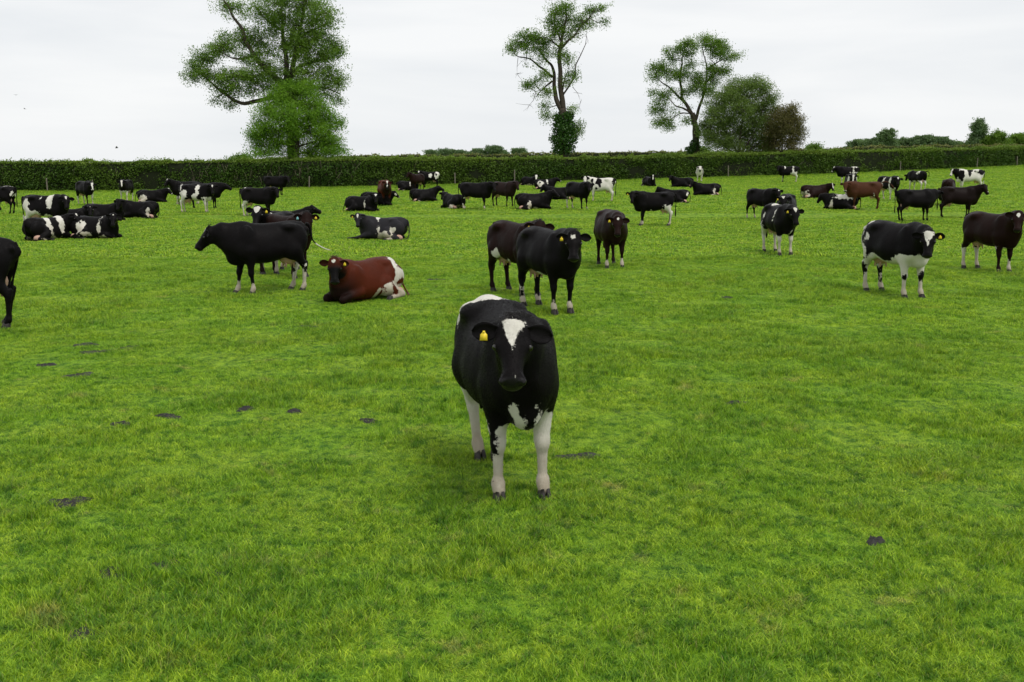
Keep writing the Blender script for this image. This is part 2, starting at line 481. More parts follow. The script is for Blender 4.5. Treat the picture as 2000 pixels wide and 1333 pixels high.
def ear_shape(nu=8, nv=7):
    """leaf-shaped cupped ear: length along x, width along y, opening along z"""
    V = []
    prof = [.022, .036, .052, .062, .064, .057, .042, .010]
    for side in (0, 1):
        for i in range(nu):
            u = i/(nu-1)
            for j in range(nv):
                v = j/(nv-1)*2-1
                w = prof[i]
                z = .030*v*v*(1-.4*u)-.012*(1-side)-.03*u*u
                V.append((u*.205, v*w*(1 if side else 1.03)-.012*u, z))
    Q = []
    o = nu*nv
    for i in range(nu-1):
        for j in range(nv-1):
            a = i*nv+j
            Q.append((a, a+nv, a+nv+1, a+1)); Q.append((o+a, o+a+1, o+a+nv+1, o+a+nv))
        a = i*nv; Q.append((a, o+a, o+a+nv, a+nv)); a = i*nv+nv-1; Q.append((a, a+nv, o+a+nv, o+a))
    for j in range(nv-1):
        a = (nu-1)*nv+j; Q.append((a, o+a, o+a+1, a+1))
    return np.array(V), np.array(Q)

def hoof_shape():
    """two claws, toe along x"""
    V = []; Q = []
    for s in (-1, 1):
        base = len(V)
        ring = lambda sc, z, fx: [(-.045*sc+fx, s*.006, z), (-.04*sc+fx, s*(.006+.036*sc), z), (.01+fx, s*(.006+.046*sc), z), (.06*sc+fx, s*(.006+.034*sc), z), (.085*sc+fx, s*.012, z), (.03+fx, s*.004, z)]
        V += ring(1.08, 0., 0)+ring(1.05, .02, -.004)+ring(.9, .062, -.014)+ring(.72, .09, -.02)
        for r in range(3):
            for j in range(6):
                k = (j+1) % 6; q = [base+r*6+j, base+r*6+k, base+r*6+6+k, base+r*6+6+j]
                Q.append(q if s > 0 else q[::-1])
        b = base+18
        Q += [[b, b+1, b+2, b+5], [b+2, b+3, b+4, b+5]]
    return np.array(V), np.array(Q)

def link(me, name, parent=None, mat=None):
    o = bpy.data.objects.new(name, me); COL.objects.link(o)
    if mat is not None:
        me.materials.clear(); me.materials.append(mat)
    if parent is not None:
        o.parent = parent
    return o

_shared = {}
def shared(key, make):
    if key not in _shared:
        _shared[key] = make()
    return _shared[key]

def uv_ball(r=(1, 1, 1), nu=12, nv=8):
    V = [(r[0]*math.sin(math.pi*i/nv)*math.cos(2*math.pi*j/nu), r[1]*math.sin(math.pi*i/nv)*math.sin(2*math.pi*j/nu), r[2]*math.cos(math.pi*i/nv)) for i in range(nv+1) for j in range(nu)]
    Q = [(i*nu+j, (i+1)*nu+j, (i+1)*nu+(j+1) % nu, i*nu+(j+1) % nu) for i in range(nv) for j in range(nu)]
    return np.array(V), np.array(Q)

def udder_shape():
    V, Q = uv_ball((.20, .150, .15), 14, 10)
    V[:, 2] += .04*(V[:, 0] > 0)*0
    Vs, Qs = [V], [Q]; n = len(V)
    for sx in (-1, 1):
        for sy in (-1, 1):
            tv, tq = tube([(sx*.075, sy*.06, -.10), (sx*.08, sy*.065, -.15), (sx*.082, sy*.068, -.195)], [.024, .019, .012], 6)
            Vs.append(tv); Qs.append(tq+n); n += len(tv)
    return np.concatenate(Vs), np.concatenate(Qs)

BLACK = (.0042, .0040, .0045); DARK = (.0105, .0050, .0042); RUST = (.060, .0140, .0062); TAN = (.050, .022, .012)

def make_cow(spec):
    """spec: pose, marks, coat -> an Empty at the ground under the cow with its parts"""
    pose = dict(spec.get('pose', {})); pose['seed'] = spec['seed']; lod = spec['lod']
    pose['fine'] = lod == 0; pose['lod'] = lod
    prims, head, hooves, dz = cow_skeleton(pose)
    V, Q = field_mesh(prims, spec.get('vox', (.0165, .026, .040)[lod]))
    me = quick_mesh('cow_body', V, Q)
    w, Hc = coat_mask(V, head, dz, hooves, spec.get('marks', []), spec.get('white_base', False))
    set_attr(me, 'white', w)
    coat = spec.get('coat', BLACK)
    dk = np.zeros(len(V))
    if spec.get('points'):       # black face and legs on a brown coat
        dk = np.maximum(np.clip((.40-np.abs(Hc[:, 0]-.42))*5, 0, 1)*(np.abs(Hc[:, 1]) < .3)*(np.abs(Hc[:, 2]+.1) < .22)*1., np.clip((.62-(V[:, 2]-dz))*4, 0, 1))
        dk = np.maximum(dk, np.clip((V[:, 0]-.45)*3, 0, .9)*np.clip((1.2-(V[:, 2]-dz))*3, 0, 1))
    nose = np.clip((Hc[:, 0]-.488)*28, 0, 1)*np.clip((.12-np.abs(Hc[:, 1]))*50, 0, 1)*np.clip((.20-np.abs(Hc[:, 2]))*50, 0, 1)*(Hc[:, 0] < .60)
    set_attr(me, 'dark', dk); set_attr(me, 'nose', nose)
    col = np.tile(np.array([*coat, 1.]), (len(V), 1)); set_attr(me, 'coat', col, 'FLOAT_COLOR')
    root = bpy.data.objects.new(spec.get('name', 'cow'), None); COL.objects.link(root)
    body = link(me, 'body', root, M['coat'])
    poll, R = head
    # ears
    ear_white = spec.get('ear_white', False)
    earm = shared(('ear', coat, ear_white), lambda: quick_mesh('ear', *ear_shape()))
    if not earm.materials:
        e = len(earm.vertices)
        set_attr(earm, 'white', np.full(e, .3 if ear_white else -.3)); set_attr(earm, 'dark', np.full(e, .6 if spec.get('points') else 0.)); set_attr(earm, 'nose', np.zeros(e))
        set_attr(earm, 'coat', np.tile(np.array([*coat, 1.]), (e, 1)), 'FLOAT_COLOR'); earm.materials.append(M['coat'])
    droop = math.radians(spec.get('droop', 8))
    tags = spec.get('tags', {})
    for s in (-1, 1):
        hy = R[:, 1]*s
        up = np.array([0, 0, 1.]); fw = R[:, 0]*.55+R[:, 2]*.75
        Lx = hy*math.cos(droop)-up*math.sin(droop)-fw*.16; Lx /= np.linalg.norm(Lx)
        N = fw-Lx*(fw@Lx); N /= np.linalg.norm(N)
        W = np.cross(N, Lx)
        root_p = poll+R@np.array([.045, s*.082, -.045])
        o = link(earm, 'ear', root)
        mw = Matrix(np.column_stack([np.vstack([np.column_stack([Lx, W, N]), [0, 0, 0]]), np.append(root_p, 1)]).tolist())
        o.matrix_local = mw
        t = tags.get('l' if s > 0 else 'r')
        if t and lod < 2:
            tm = shared('ear_tag', tag_mesh)
            g = link(tm.copy() if False else tm, 'ear_tag', root)
            p = root_p+Lx*.115+N*.012
            X = hy-up*0; Zx = N
            up2 = up-N*(up@N); up2 /= np.linalg.norm(up2); X = np.cross(up2, N)
            g.parent = o
            g.matrix_local = mw.inverted() @ Matrix(np.column_stack([np.vstack([np.column_stack([X, up2, N]), [0, 0, 0]]), np.append(p, 1)]).tolist())
            if not g.data.materials:
                g.data.materials.append(M['tag_yellow'])
            if t == 'b':
                g.material_slots[0].link = 'OBJECT'; g.material_slots[0].material = M['tag_blue']
    # eyes
    if lod < 2:
        em = shared('eye', lambda: quick_mesh('eye', *uv_ball((.024, .024, .024), 10, 8)))
        if not em.materials:
            em.materials.append(M['eye'])
        for s in (-1, 1):
            o = link(em, 'eye', root); o.location = (poll+R@np.array([.166, s*.114, -.063])).tolist()
        hm = shared('hoof', lambda: quick_mesh('hoof', *hoof_shape(), smooth=False))
        if not hm.materials:
            hm.materials.append(M['hoof'])
        for nm, p in hooves:
            o = link(hm, 'hoof', root); o.location = p
            if pose.get('lying') and nm[0] == 'h':
                o.rotation_euler = (0, 0, 0)
    # short coat hair, lying back and down
    if lod == 0:
        rg = np.random.RandomState(spec['seed']+5)
        A, B_2, C_, D_ = V[Q[:, 0]], V[Q[:, 1]], V[Q[:, 2]], V[Q[:, 3]]
        nrm = np.cross(C_-A, D_-B_2); ar = np.linalg.norm(nrm, axis=1); nrm /= ar[:, None]+1e-12
        nh = spec.get('hairs', 26000); fi = rg.choice(len(Q), nh, p=ar/ar.sum())
        uu, vv = rg.rand(nh, 1), rg.rand(nh, 1)
        base = (A[fi]*(1-uu)+B_2[fi]*uu)*(1-vv)+(D_[fi]*(1-uu)+C_[fi]*uu)*vv; nn = nrm[fi]
        keep = nose[Q[fi, 0]] < .05; base, nn, fi = base[keep], nn[keep], fi[keep]; nh = len(fi)
        flow = np.tile(np.array([-.8, 0, -.6]), (nh, 1))+rg.normal(size=(nh, 3))*.28; flow -= nn*(flow*nn).sum(1)[:, None]; flow /= np.linalg.norm(flow, axis=1)[:, None]+1e-9
        ln = (.010+.010*rg.rand(nh))[:, None]; sd = np.cross(nn, flow)*.0016
        tip = base+flow*ln+nn*ln*.32; HV = np.stack([base-sd-nn*.001, base+sd-nn*.001, tip], 1).reshape(-1, 3)
        hme = quick_mesh('coat_hair', HV, np.arange(3*nh).reshape(-1, 3)); vi = np.repeat(Q[fi, 0], 3)
        for kk, aa in (('white', w), ('dark', dk), ('nose', nose)):
            set_attr(hme, kk, aa[vi])
        set_attr(hme, 'coat', np.tile(np.array([*coat, 1.]), (3*nh, 1)), 'FLOAT_COLOR')
        ho = link(hme, 'coat_hair', root, M['coat']); ho['kind'] = 'stuff'
    # forelock
    if lod == 0:
        rr = random.Random(spec['seed']); hv, hq = [], []; n = 0
        for i in range(150):
            x0, y0 = rr.uniform(-.07, .0), rr.gauss(0, .036)
            a = poll+R@np.array([x0-.005, y0, .012]); ln = rr.uniform(.02, .042)
            b = a+R@np.array([ln*.45, rr.gauss(0, .012), ln*.4]); c = a+R@np.array([ln*1.0, rr.gauss(0, .018)+y0*.25, ln*.25])
            tv, tq = tube([a, b, c], [.0028, .0024, .0008], 4); hv.append(tv); hq.append(tq+n); n += len(tv)
        me2 = quick_mesh('forelock', np.concatenate(hv), np.concatenate(hq)); me2.materials.append(M['hair_'+spec.get('hair', 'black')])
        link(me2, 'forelock', root)
    # tail
    wt = spec.get('tail_tip', False)
    if not pose.get('lying'):
        tp = spec.get('tail', [(-.83, 0, 1.30), (-.89, 0, 1.27), (-.915, 0, 1.14), (-.90, 0, .90), (-.885, 0, .70), (-.89, 0, .58), (-.885, 0, .46), (-.88, 0, .36)])
    else:
        sd = pose.get('side', 1)
        tp = [(-.83, 0, 1.28+dz), (-.90, sd*.03, 1.2+dz), (-.94, sd*.08, .42), (-.96, sd*.16, .22), (-.94, sd*.28, .08), (-.86, sd*.40, .04), (-.76, sd*.48, .035), (-.68, sd*.52, .03)]
    tr = spec.get('tail_r', [.036, .032, .024, .018, .016, .026, .030, .008])
    pts = np.array(tp); tt = np.linspace(0, 7, 22); P2 = np.column_stack([_smooth(np.interp(tt, range(8), pts[:, i]), 5) for i in range(3)])
    tv, tq = tube(P2, np.interp(tt, range(8), tr), 8)
    tm = quick_mesh('tail', tv, tq)
    e = len(tm.vertices); along = np.concatenate([np.repeat(tt, 8), [0, 7]])
    set_attr(tm, 'white', (along-4.3)*.1 if wt else np.full(e, -.3)); set_attr(tm, 'dark', np.zeros(e)); set_attr(tm, 'nose', np.zeros(e))
    set_attr(tm, 'coat', np.tile(np.array([*coat, 1.]), (e, 1)), 'FLOAT_COLOR')
    link(tm, 'tail', root, M['coat'])
    # udder
    if spec.get('udder', True):
        um = shared('udder', lambda: quick_mesh('udder', *udder_shape()))
        if not um.materials:
            um.materials.append(M['udder'])
        o = link(um, 'udder', root)
        us = spec.get('udder_size', 1.0)
        if not pose.get('lying'):
            o.location = (-.43, 0, .70); o.scale = (us, us, us)
        else:
            sd = pose.get('side', 1); o.location = (-.58, sd*.33, .10); o.scale = (.9, .8, .7); o.rotation_euler = (sd*.9, 0, 0)
    return root

def tag_mesh():
    """flag-shaped plastic ear tag with a stud, hanging below the pin"""
    out = [(-.007, .012), (-.011, .0), (-.024, -.012), (-.027, -.052), (.027, -.052), (.024, -.012), (.011, 0), (.007, .012)]
    V = [(x, y, 0.) for x, y in out]+[(x, y, .004) for x, y in out]
    n = 8
    Q = [(i, n+i, n+(i+1) % n, (i+1) % n)[::-1] for i in range(n)]
    for b, fl in ((0, True), (n, False)):
        for q in ((0, 1, 6, 7), (1, 2, 5, 6), (2, 3, 4, 5)):
            q = tuple(b+i for i in q); Q.append(q[::-1] if fl else q)
    sv, sq = uv_ball((.008, .008, .006), 8, 6); sv = sv+np.array([0, .004, .006]); 
    return quick_mesh('ear_tag', np.concatenate([np.array(V), sv]), np.concatenate([np.array(Q), sq+2*n]), smooth=False)
# ------------------------------------------------------------------ field, grass, hedges
def pasture_colour(n, blade=False):
    """the sward's own colour over the field: fresh, yellowish, rank dark and dry patches"""
    pos = n('NewGeometry').outputs['Position']
    fl = n('VectorMath', {'operation': 'MULTIPLY'}, i0=pos, i1=(1., 1., 0.)).outputs[0]
    big = n('TexNoise', Vector=fl, Scale=.13, Detail=4., Roughness=.6).outputs[0]
    mid = n('TexNoise', Vector=fl, Scale=.75, Detail=5., Roughness=.62).outputs[0]
    sml = n('TexNoise', Vector=fl, Scale=2.6, Detail=4., Roughness=.6).outputs[0]
    tiny = n('TexNoise', Vector=fl, Scale=16., Detail=3.).outputs[0]
    c = n.mix(n.smooth(mid, .36, .64), (.192, .358, .0210), (.262, .410, .0270))
    c = n.mix(n.math('MULTIPLY', n.smooth(big, .47, .66), .25), c, (.290, .415, .026))
    c = n.mix(n.math('MULTIPLY', n.smooth(sml, .58, .68), .6), c, (.060, .195, .012))
    dry = n('TexNoise', Vector=n('VectorMath', {'operation': 'ADD'}, i0=fl, i1=(37., 11., 0.)).outputs[0], Scale=1.7, Detail=5., Roughness=.7).outputs[0]
    c = n.mix(n.math('MULTIPLY', n.smooth(dry, .58, .70), .5), c, (.36, .31, .11))
    cl = n('TexNoise', Vector=fl, Scale=8.5, Detail=4., Roughness=.6).outputs[0]
    c = n.mix(n.math('MULTIPLY', n.smooth(cl, .51, .62), .85), c, n.mix(1., c, (.34, .52, .55), 'MULTIPLY'))
    c = n.mix(n.math('MULTIPLY', n.smooth(cl, .46, .34), .6), c, n.mix(1., c, (1.5, 1.32, 1.4), 'MULTIPLY'))
    return c, tiny, sml

def ground_material():
    m, nt, out = new_mat('pasture'); n = NT(nt)
    c, tiny, sml = pasture_colour(n)
    pos = n('NewGeometry').outputs['Position']
    str_ = n('TexNoise', Vector=n('Mapping', Vector=pos, Scale=(7., 3., 1.)).outputs[0], Scale=1., Detail=6., Roughness=.7).outputs[0]
    c2 = n.mix(n.math('MULTIPLY', n.smooth(str_, .38, .62), 1.), n.mix(1., c, (.36, .42, .42), 'MULTIPLY'), n.mix(1., c, (.85, .82, .8), 'MULTIPLY'))
    bump = n('Bump', Strength=.5, Distance=.05, Height=n.math('ADD', tiny, sml))
    b = n('BsdfPrincipled', Base_Color=c2, Roughness=.85, Specular_IOR_Level=.1, Normal=bump.outputs[0])
    n.link(b.outputs[0], out.inputs[0]); M['pasture'] = m

def leafy(name, dark, light, trans=.35, rough=.5, spec=.25, attr='tone', sat_noise=.0):
    m, nt, out = new_mat(name); n = NT(nt)
    t = n('Attribute', {'attribute_name': attr}).outputs['Fac']
    c = n.mix(t, dark, light)
    b = n('BsdfPrincipled', Base_Color=c, Roughness=rough, Specular_IOR_Level=spec)
    tr = n('BsdfTranslucent', Color=n.mix(1., c, (1.1, 1.15, .7), 'MULTIPLY'))
    mx = n('MixShader', i0=trans, i1=b.outputs[0], i2=tr.outputs[0])
    n.link(mx.outputs[0], out.inputs[0]); M[name] = m

def grass_material():
    m, nt, out = new_mat('grass_blade'); n = NT(nt)
    c, tiny, sml = pasture_colour(n, True)
    rnd = n('ObjectInfo').outputs['Random']
    br = n('Attribute', {'attribute_name': 'tone'}).outputs['Fac']
    c = n.mix(n.smooth(br, .0, .9), n.mix(1., c, (.42, .55, .6), 'MULTIPLY'), n.mix(1., c, (1.75, 1.5, 1.5), 'MULTIPLY'))
    c = n.mix(n.math('MULTIPLY', n.smooth(br, .955, .96), .8), c, (.30, .26, .095))
    c = n.mix(n.math('MULTIPLY', n.smooth(rnd, .45, 1.), .8), c, n.mix(1., c, (.42, .62, .7), 'MULTIPLY'))
    b = n('BsdfPrincipled', Base_Color=c, Roughness=.5, Specular_IOR_Level=.22)
    tr = n('BsdfTranslucent', Color=n.mix(1., c, (1.15, 1.2, .6), 'MULTIPLY'))
    mx = n('MixShader', i0=.26, i1=b.outputs[0], i2=tr.outputs[0])
    n.link(mx.outputs[0], out.inputs[0]); M['grass_blade'] = m

ground_material(); grass_material()
xs = np.unique(np.concatenate([np.arange(-24, 24.01, .25), np.arange(-90, 90.1, 2.), np.linspace(-1500, 1500, 61)]))
ys = np.unique(np.concatenate([np.arange(2, 45.01, .25), np.arange(-20, 140.1, 2.), np.linspace(140, 3000, 70)]))
gx, gy = np.meshgrid(xs, ys, indexing='ij'); gz = ground_z(gx, gy)
V = np.stack([gx, gy, gz], -1).reshape(-1, 3); ny_ = len(ys)
ii, jj = np.meshgrid(np.arange(len(xs)-1), np.arange(ny_-1), indexing='ij'); a = (ii*ny_+jj).ravel()
ground = link(quick_mesh('ground', V, np.stack([a, a+ny_, a+ny_+1, a+1], 1)), 'ground', None, M['pasture'])
tag(ground, kind='structure')

# --- mud patches where hooves have broken the sward
MUD = [(300, 1113, .11), (222, 1124, .10), (335, 1103, .05), (422, 1126, .08), (132, 984, .14), (480, 801, .10), (720, 824, .09), (238, 830, .08), (1132, 894, .17), (1438, 789, .10),
       (1710, 1060, .07), (160, 1242, .08), (330, 815, .11), (185, 690, .17), (90, 715, .11), (170, 675, .15), (575, 805, .08), (848, 548, .16), (1420, 583, .12), (255, 680, .13), (600, 640, .14), (155, 735, .16)]
mud_xy = []
simple('mud', (.026, .024, .022), .7, scale=30.)
for i, (u, v, r) in enumerate(MUD):
    x, y = px_ground(u, v); r *= .88; mud_xy.append((x, y, r)); rr = random.Random(100+i)
    nr, na = 5, 18; Vm, Qm = [], []
    ph = [rr.uniform(0, 6.28) for _ in range(4)]
    for a_ in range(nr+1):
        for b_ in range(na):
            th = b_*2*math.pi/na; q = a_/nr
            R_ = r*q*(1+.30*math.sin(2*th+ph[0])+.22*math.sin(3*th+ph[1])+.16*math.sin(5*th+ph[2])+.12*math.sin(7*th+ph[3]))
            px, py = R_*math.cos(th)*1.25, R_*math.sin(th)*.9
            h = (.006*(1-q**2)+(.028*rr.random() if 0 < a_ < nr else 0)-.004) if a_ < nr else -.02
            Vm.append((px, py, float(ground_z(x+px, y+py)-ground_z(x, y))+h+.006))
    for a_ in range(nr):
        for b_ in range(na):
            Qm.append((a_*na+b_, (a_+1)*na+b_, (a_+1)*na+(b_+1) % na, a_*na+(b_+1) % na))
    o = link(quick_mesh('mud_patch', np.array(Vm), np.array(Qm)), 'mud_patch', None, M['mud']); o.location = (x, y, float(ground_z(x, y)))
    tag(o, 'dark patch of trodden mud or dung showing through the grass', 'mud patch', 'dark mud patches in the pasture')

# --- the sward: one object, tufts spread by geometry nodes
rs = np.random.RandomState(11)
def tuft(nb, rad, hmin, hmax, wid, lean, rs):
    Vt, Qt, tone = [], [], []
    for _ in range(nb):
        r = rad*math.sqrt(rs.rand()); th = rs.rand()*6.28; bx, by = r*math.cos(th), r*math.sin(th)
        h = hmin+(hmax-hmin)*rs.rand(); la = rs.rand()*6.28; ln = lean*(.3+rs.rand())*h; w = wid*(.7+.6*rs.rand())
        fa = rs.rand()*3.14; fx, fy = math.cos(fa)*w, math.sin(fa)*w; tn = rs.rand()
        b0 = len(Vt)
        for t, ws in ((0., 1.), (.45, .9), (.8, .55), (1., .08)):
            cx = bx+math.cos(la)*ln*t*t; cy = by+math.sin(la)*ln*t*t; cz = h*(t-.25*t*t*lean)-.012*(t == 0)
            Vt += [(cx-fx*ws, cy-fy*ws, cz), (cx+fx*ws, cy+fy*ws, cz)]; tone += [tn, tn]
        Qt += [(b0+2*k, b0+2*k+1, b0+2*k+3, b0+2*k+2) for k in range(3)]
    return np.array(Vt), np.array(Qt), np.array(tone)
kinds = [tuft(42, .10, .016, .044, .0019, .95, rs) for _ in range(4)]+[tuft(46, .075, .03, .072, .0019, .75, rs) for _ in range(2)]+[tuft(34, .10, .012, .032, .0018, 1.5, rs)]+[tuft(36, .16, .03, .07, .0065, .9, rs) for _ in range(2)]
NK = len(kinds)
def scatter(y0, y1, dens):
    n = int((.80*(y1*y1-y0*y0)/1+3*(y1-y0))*dens)
    y = np.sqrt(rs.rand(n)*(y1*y1-y0*y0)+y0*y0); x = (rs.rand(n)*2-1)*(.62*y+1.2)
    return x, y
pts = []
for y0, y1, dens, near_kind in ((3.2, 9, 340, True), (9, 16, 210, True), (16, 28, 90, True), (28, 50, 22, False), (50, 126, 6.5, False)):
    x, y = scatter(y0, y1, dens)
    keep = y < np.interp(x, HX, HY)-.5
    for mx_, my_, mr in mud_xy:
        keep &= ((x-mx_)/1.15)**2+((y-my_)/.85)**2 > (mr*(.15+.85*vnoise(x*14, y*14)))**2
    x, y = x[keep], y[keep]
    nzv = vnoise(x*1.9+7, y*1.9); nz2 = vnoise(x*.55, y*.55+70)
    v = rs.rand(len(x))
    if near_kind:
        k = np.where(nzv*.6+nz2*.4+v*.25 > .80, 4+(v*97 % 1 > .5), np.where(nzv < .28, 6, (v*53 % 1*4).astype(int)))
        sca = .8+.45*rs.rand(len(x))+.35*(nz2-.5)
        if y0 >= 9: sca *= 1.0+.25*(y0 >= 16)
    else:
        k = 7+(v > .5).astype(int); sca = (1.15 if y0 < 50 else 1.5)*(.8+.4*rs.rand(len(x)))*(.85+.4*nz2)
    tall = .5+.95*vnoise(x*5.6+3, y*5.6)*(.55+.9*vnoise(x*1.3, y*1.3+33)); sz = sca*tall*(1. if y0 < 28 else .85)
    pts.append(np.column_stack([x, y, ground_z(x, y)-.004, k, rs.rand(len(x))*6.283, sca, sz]))
P = np.concatenate(pts)
# long grass along the foot of the hedge
t = rs.rand(2600); hx_ = np.interp(t, np.linspace(0, 1, len(HX)), HX); hy_ = np.interp(hx_, HX, HY)-.5-rs.rand(len(t))**2*1.6
P = np.concatenate([P, np.column_stack([hx_, hy_, ground_z(hx_, hy_), np.full(len(t), 5), rs.rand(len(t))*6.28, 2.6+2*rs.rand(len(t)), 2.2+2.2*rs.rand(len(t))])])
Vg, Qg, isk, ton = [], [], [], []; nV = 0
for k, (tv, tq, tn) in enumerate(kinds):
    Vg.append(tv); Qg.append(tq+nV); isk.append(np.full(len(tv), k)); ton.append(tn); nV += len(tv)
me = bpy.data.meshes.new('grass'); Vall = np.concatenate(Vg+[P[:, :3]]); Qall = np.concatenate(Qg)
me.vertices.add(len(Vall)); me.vertices.foreach_set('co', Vall.astype(F32).ravel())
me.loops.add(Qall.size); me.loops.foreach_set('vertex_index', Qall.astype(np.int32).ravel())
me.polygons.add(len(Qall)); me.polygons.foreach_set('loop_start', np.arange(0, Qall.size, 4, dtype=np.int32)); me.polygons.foreach_set('loop_total', np.full(len(Qall), 4, np.int32))
me.update(calc_edges=True)
npt = len(P)
def gattr(nm, first, second, typ='FLOAT'):
    at = me.attributes.new(nm, typ, 'POINT'); at.data.foreach_set('value', np.concatenate([first, second]).astype(F32 if typ == 'FLOAT' else np.int32))
gattr('blade_kind', np.concatenate(isk), np.full(npt, -1.), 'INT'); gattr('spot_kind', np.full(nV, -1.), P[:, 3], 'INT')
gattr('turn', np.zeros(nV), P[:, 4]); gattr('spread', np.ones(nV), P[:, 5]); gattr('tall', np.ones(nV), P[:, 6]); gattr('tone', np.concatenate(ton), np.zeros(npt))
grass = link(me, 'grass', None, M['grass_blade']); tag(grass, 'short green grazed pasture grass covering the field', 'grass', kind='stuff')
ng = bpy.data.node_groups.new('grass_spread', 'GeometryNodeTree')
ng.interface.new_socket('Geometry', in_out='INPUT', socket_type='NodeSocketGeometry'); ng.interface.new_socket('Geometry', in_out='OUTPUT', socket_type='NodeSocketGeometry')
gi = ng.nodes.new('NodeGroupInput'); go = ng.nodes.new('NodeGroupOutput'); jn = ng.nodes.new('GeometryNodeJoinGeometry'); ng.links.new(jn.outputs[0], go.inputs[0])
def named(nm, typ):
    a = ng.nodes.new('GeometryNodeInputNamedAttribute'); a.data_type = typ; a.inputs['Name'].default_value = nm
    return a.outputs['Attribute']
def select(nm, k):
    cmp = ng.nodes.new('FunctionNodeCompare'); cmp.data_type = 'INT'; cmp.operation = 'EQUAL'
    ints = [s for s in cmp.inputs if s.type == 'INT']
    ng.links.new(named(nm, 'INT'), ints[0]); ints[1].default_value = k
    sp = ng.nodes.new('GeometryNodeSeparateGeometry'); sp.domain = 'POINT'
    ng.links.new(gi.outputs[0], sp.inputs[0]); ng.links.new(cmp.outputs[0], sp.inputs[1])
    return sp.outputs[0]
for k in range(NK):
    g2i = ng.nodes.new('GeometryNodeGeometryToInstance'); ng.links.new(select('blade_kind', k), g2i.inputs[0])
    iop = ng.nodes.new('GeometryNodeInstanceOnPoints')
    ng.links.new(select('spot_kind', k), iop.inputs['Points'])
    blade_geo = select('blade_kind', k)
    ng.links.new(blade_geo, iop.inputs['Instance'])
    cr_ = ng.nodes.new('ShaderNodeCombineXYZ'); ng.links.new(named('turn', 'FLOAT'), cr_.inputs[2])
    e2r = ng.nodes.new('FunctionNodeEulerToRotation'); ng.links.new(cr_.outputs[0], e2r.inputs[0]); ng.links.new(e2r.outputs[0], iop.inputs['Rotation'])
    cs_ = ng.nodes.new('ShaderNodeCombineXYZ'); sp_ = named('spread', 'FLOAT')
    ng.links.new(sp_, cs_.inputs[0]); ng.links.new(sp_, cs_.inputs[1]); ng.links.new(named('tall', 'FLOAT'), cs_.inputs[2]); ng.links.new(cs_.outputs[0], iop.inputs['Scale'])
    ng.links.new(iop.outputs[0], jn.inputs[0]); ng.nodes.remove(g2i)
md = grass.modifiers.new('spread', 'NODES'); md.node_group = ng

# --- foliage helper: many small pointed leaves
def leaf_faces(C, size, rs, up=.35, aspect=.62):
    n = len(C); N = rs.normal(size=(n, 3)); N[:, 2] += up*1.6; N /= np.linalg.norm(N, axis=1)[:, None]
    A = rs.normal(size=(n, 3)); A -= N*(A*N).sum(1)[:, None]; A /= np.linalg.norm(A, axis=1)[:, None]; B = np.cross(N, A)
    s = (size*(.6+.8*rs.rand(n)))[:, None] if np.ndim(size) else (size*(.6+.8*rs.rand(n)))[:, None]
    w = s*aspect*.5
    V = np.stack([C-A*s*.42+B*w*1.1, C+A*s*.62, C-A*s*.42-B*w*1.1], 1).reshape(-1, 3)
    return V, np.arange(3*n).reshape(-1, 3)

def foliage(name, parent, mat, C, size, tone, rs, up=.35, aspect=.62):
    V, Q = leaf_faces(C, size, rs, up, aspect)
    me = quick_mesh(name, V, Q, smooth=False); set_attr(me, 'tone', np.repeat(np.clip(tone, 0, 1), 3))
    return link(me, name, parent, mat)

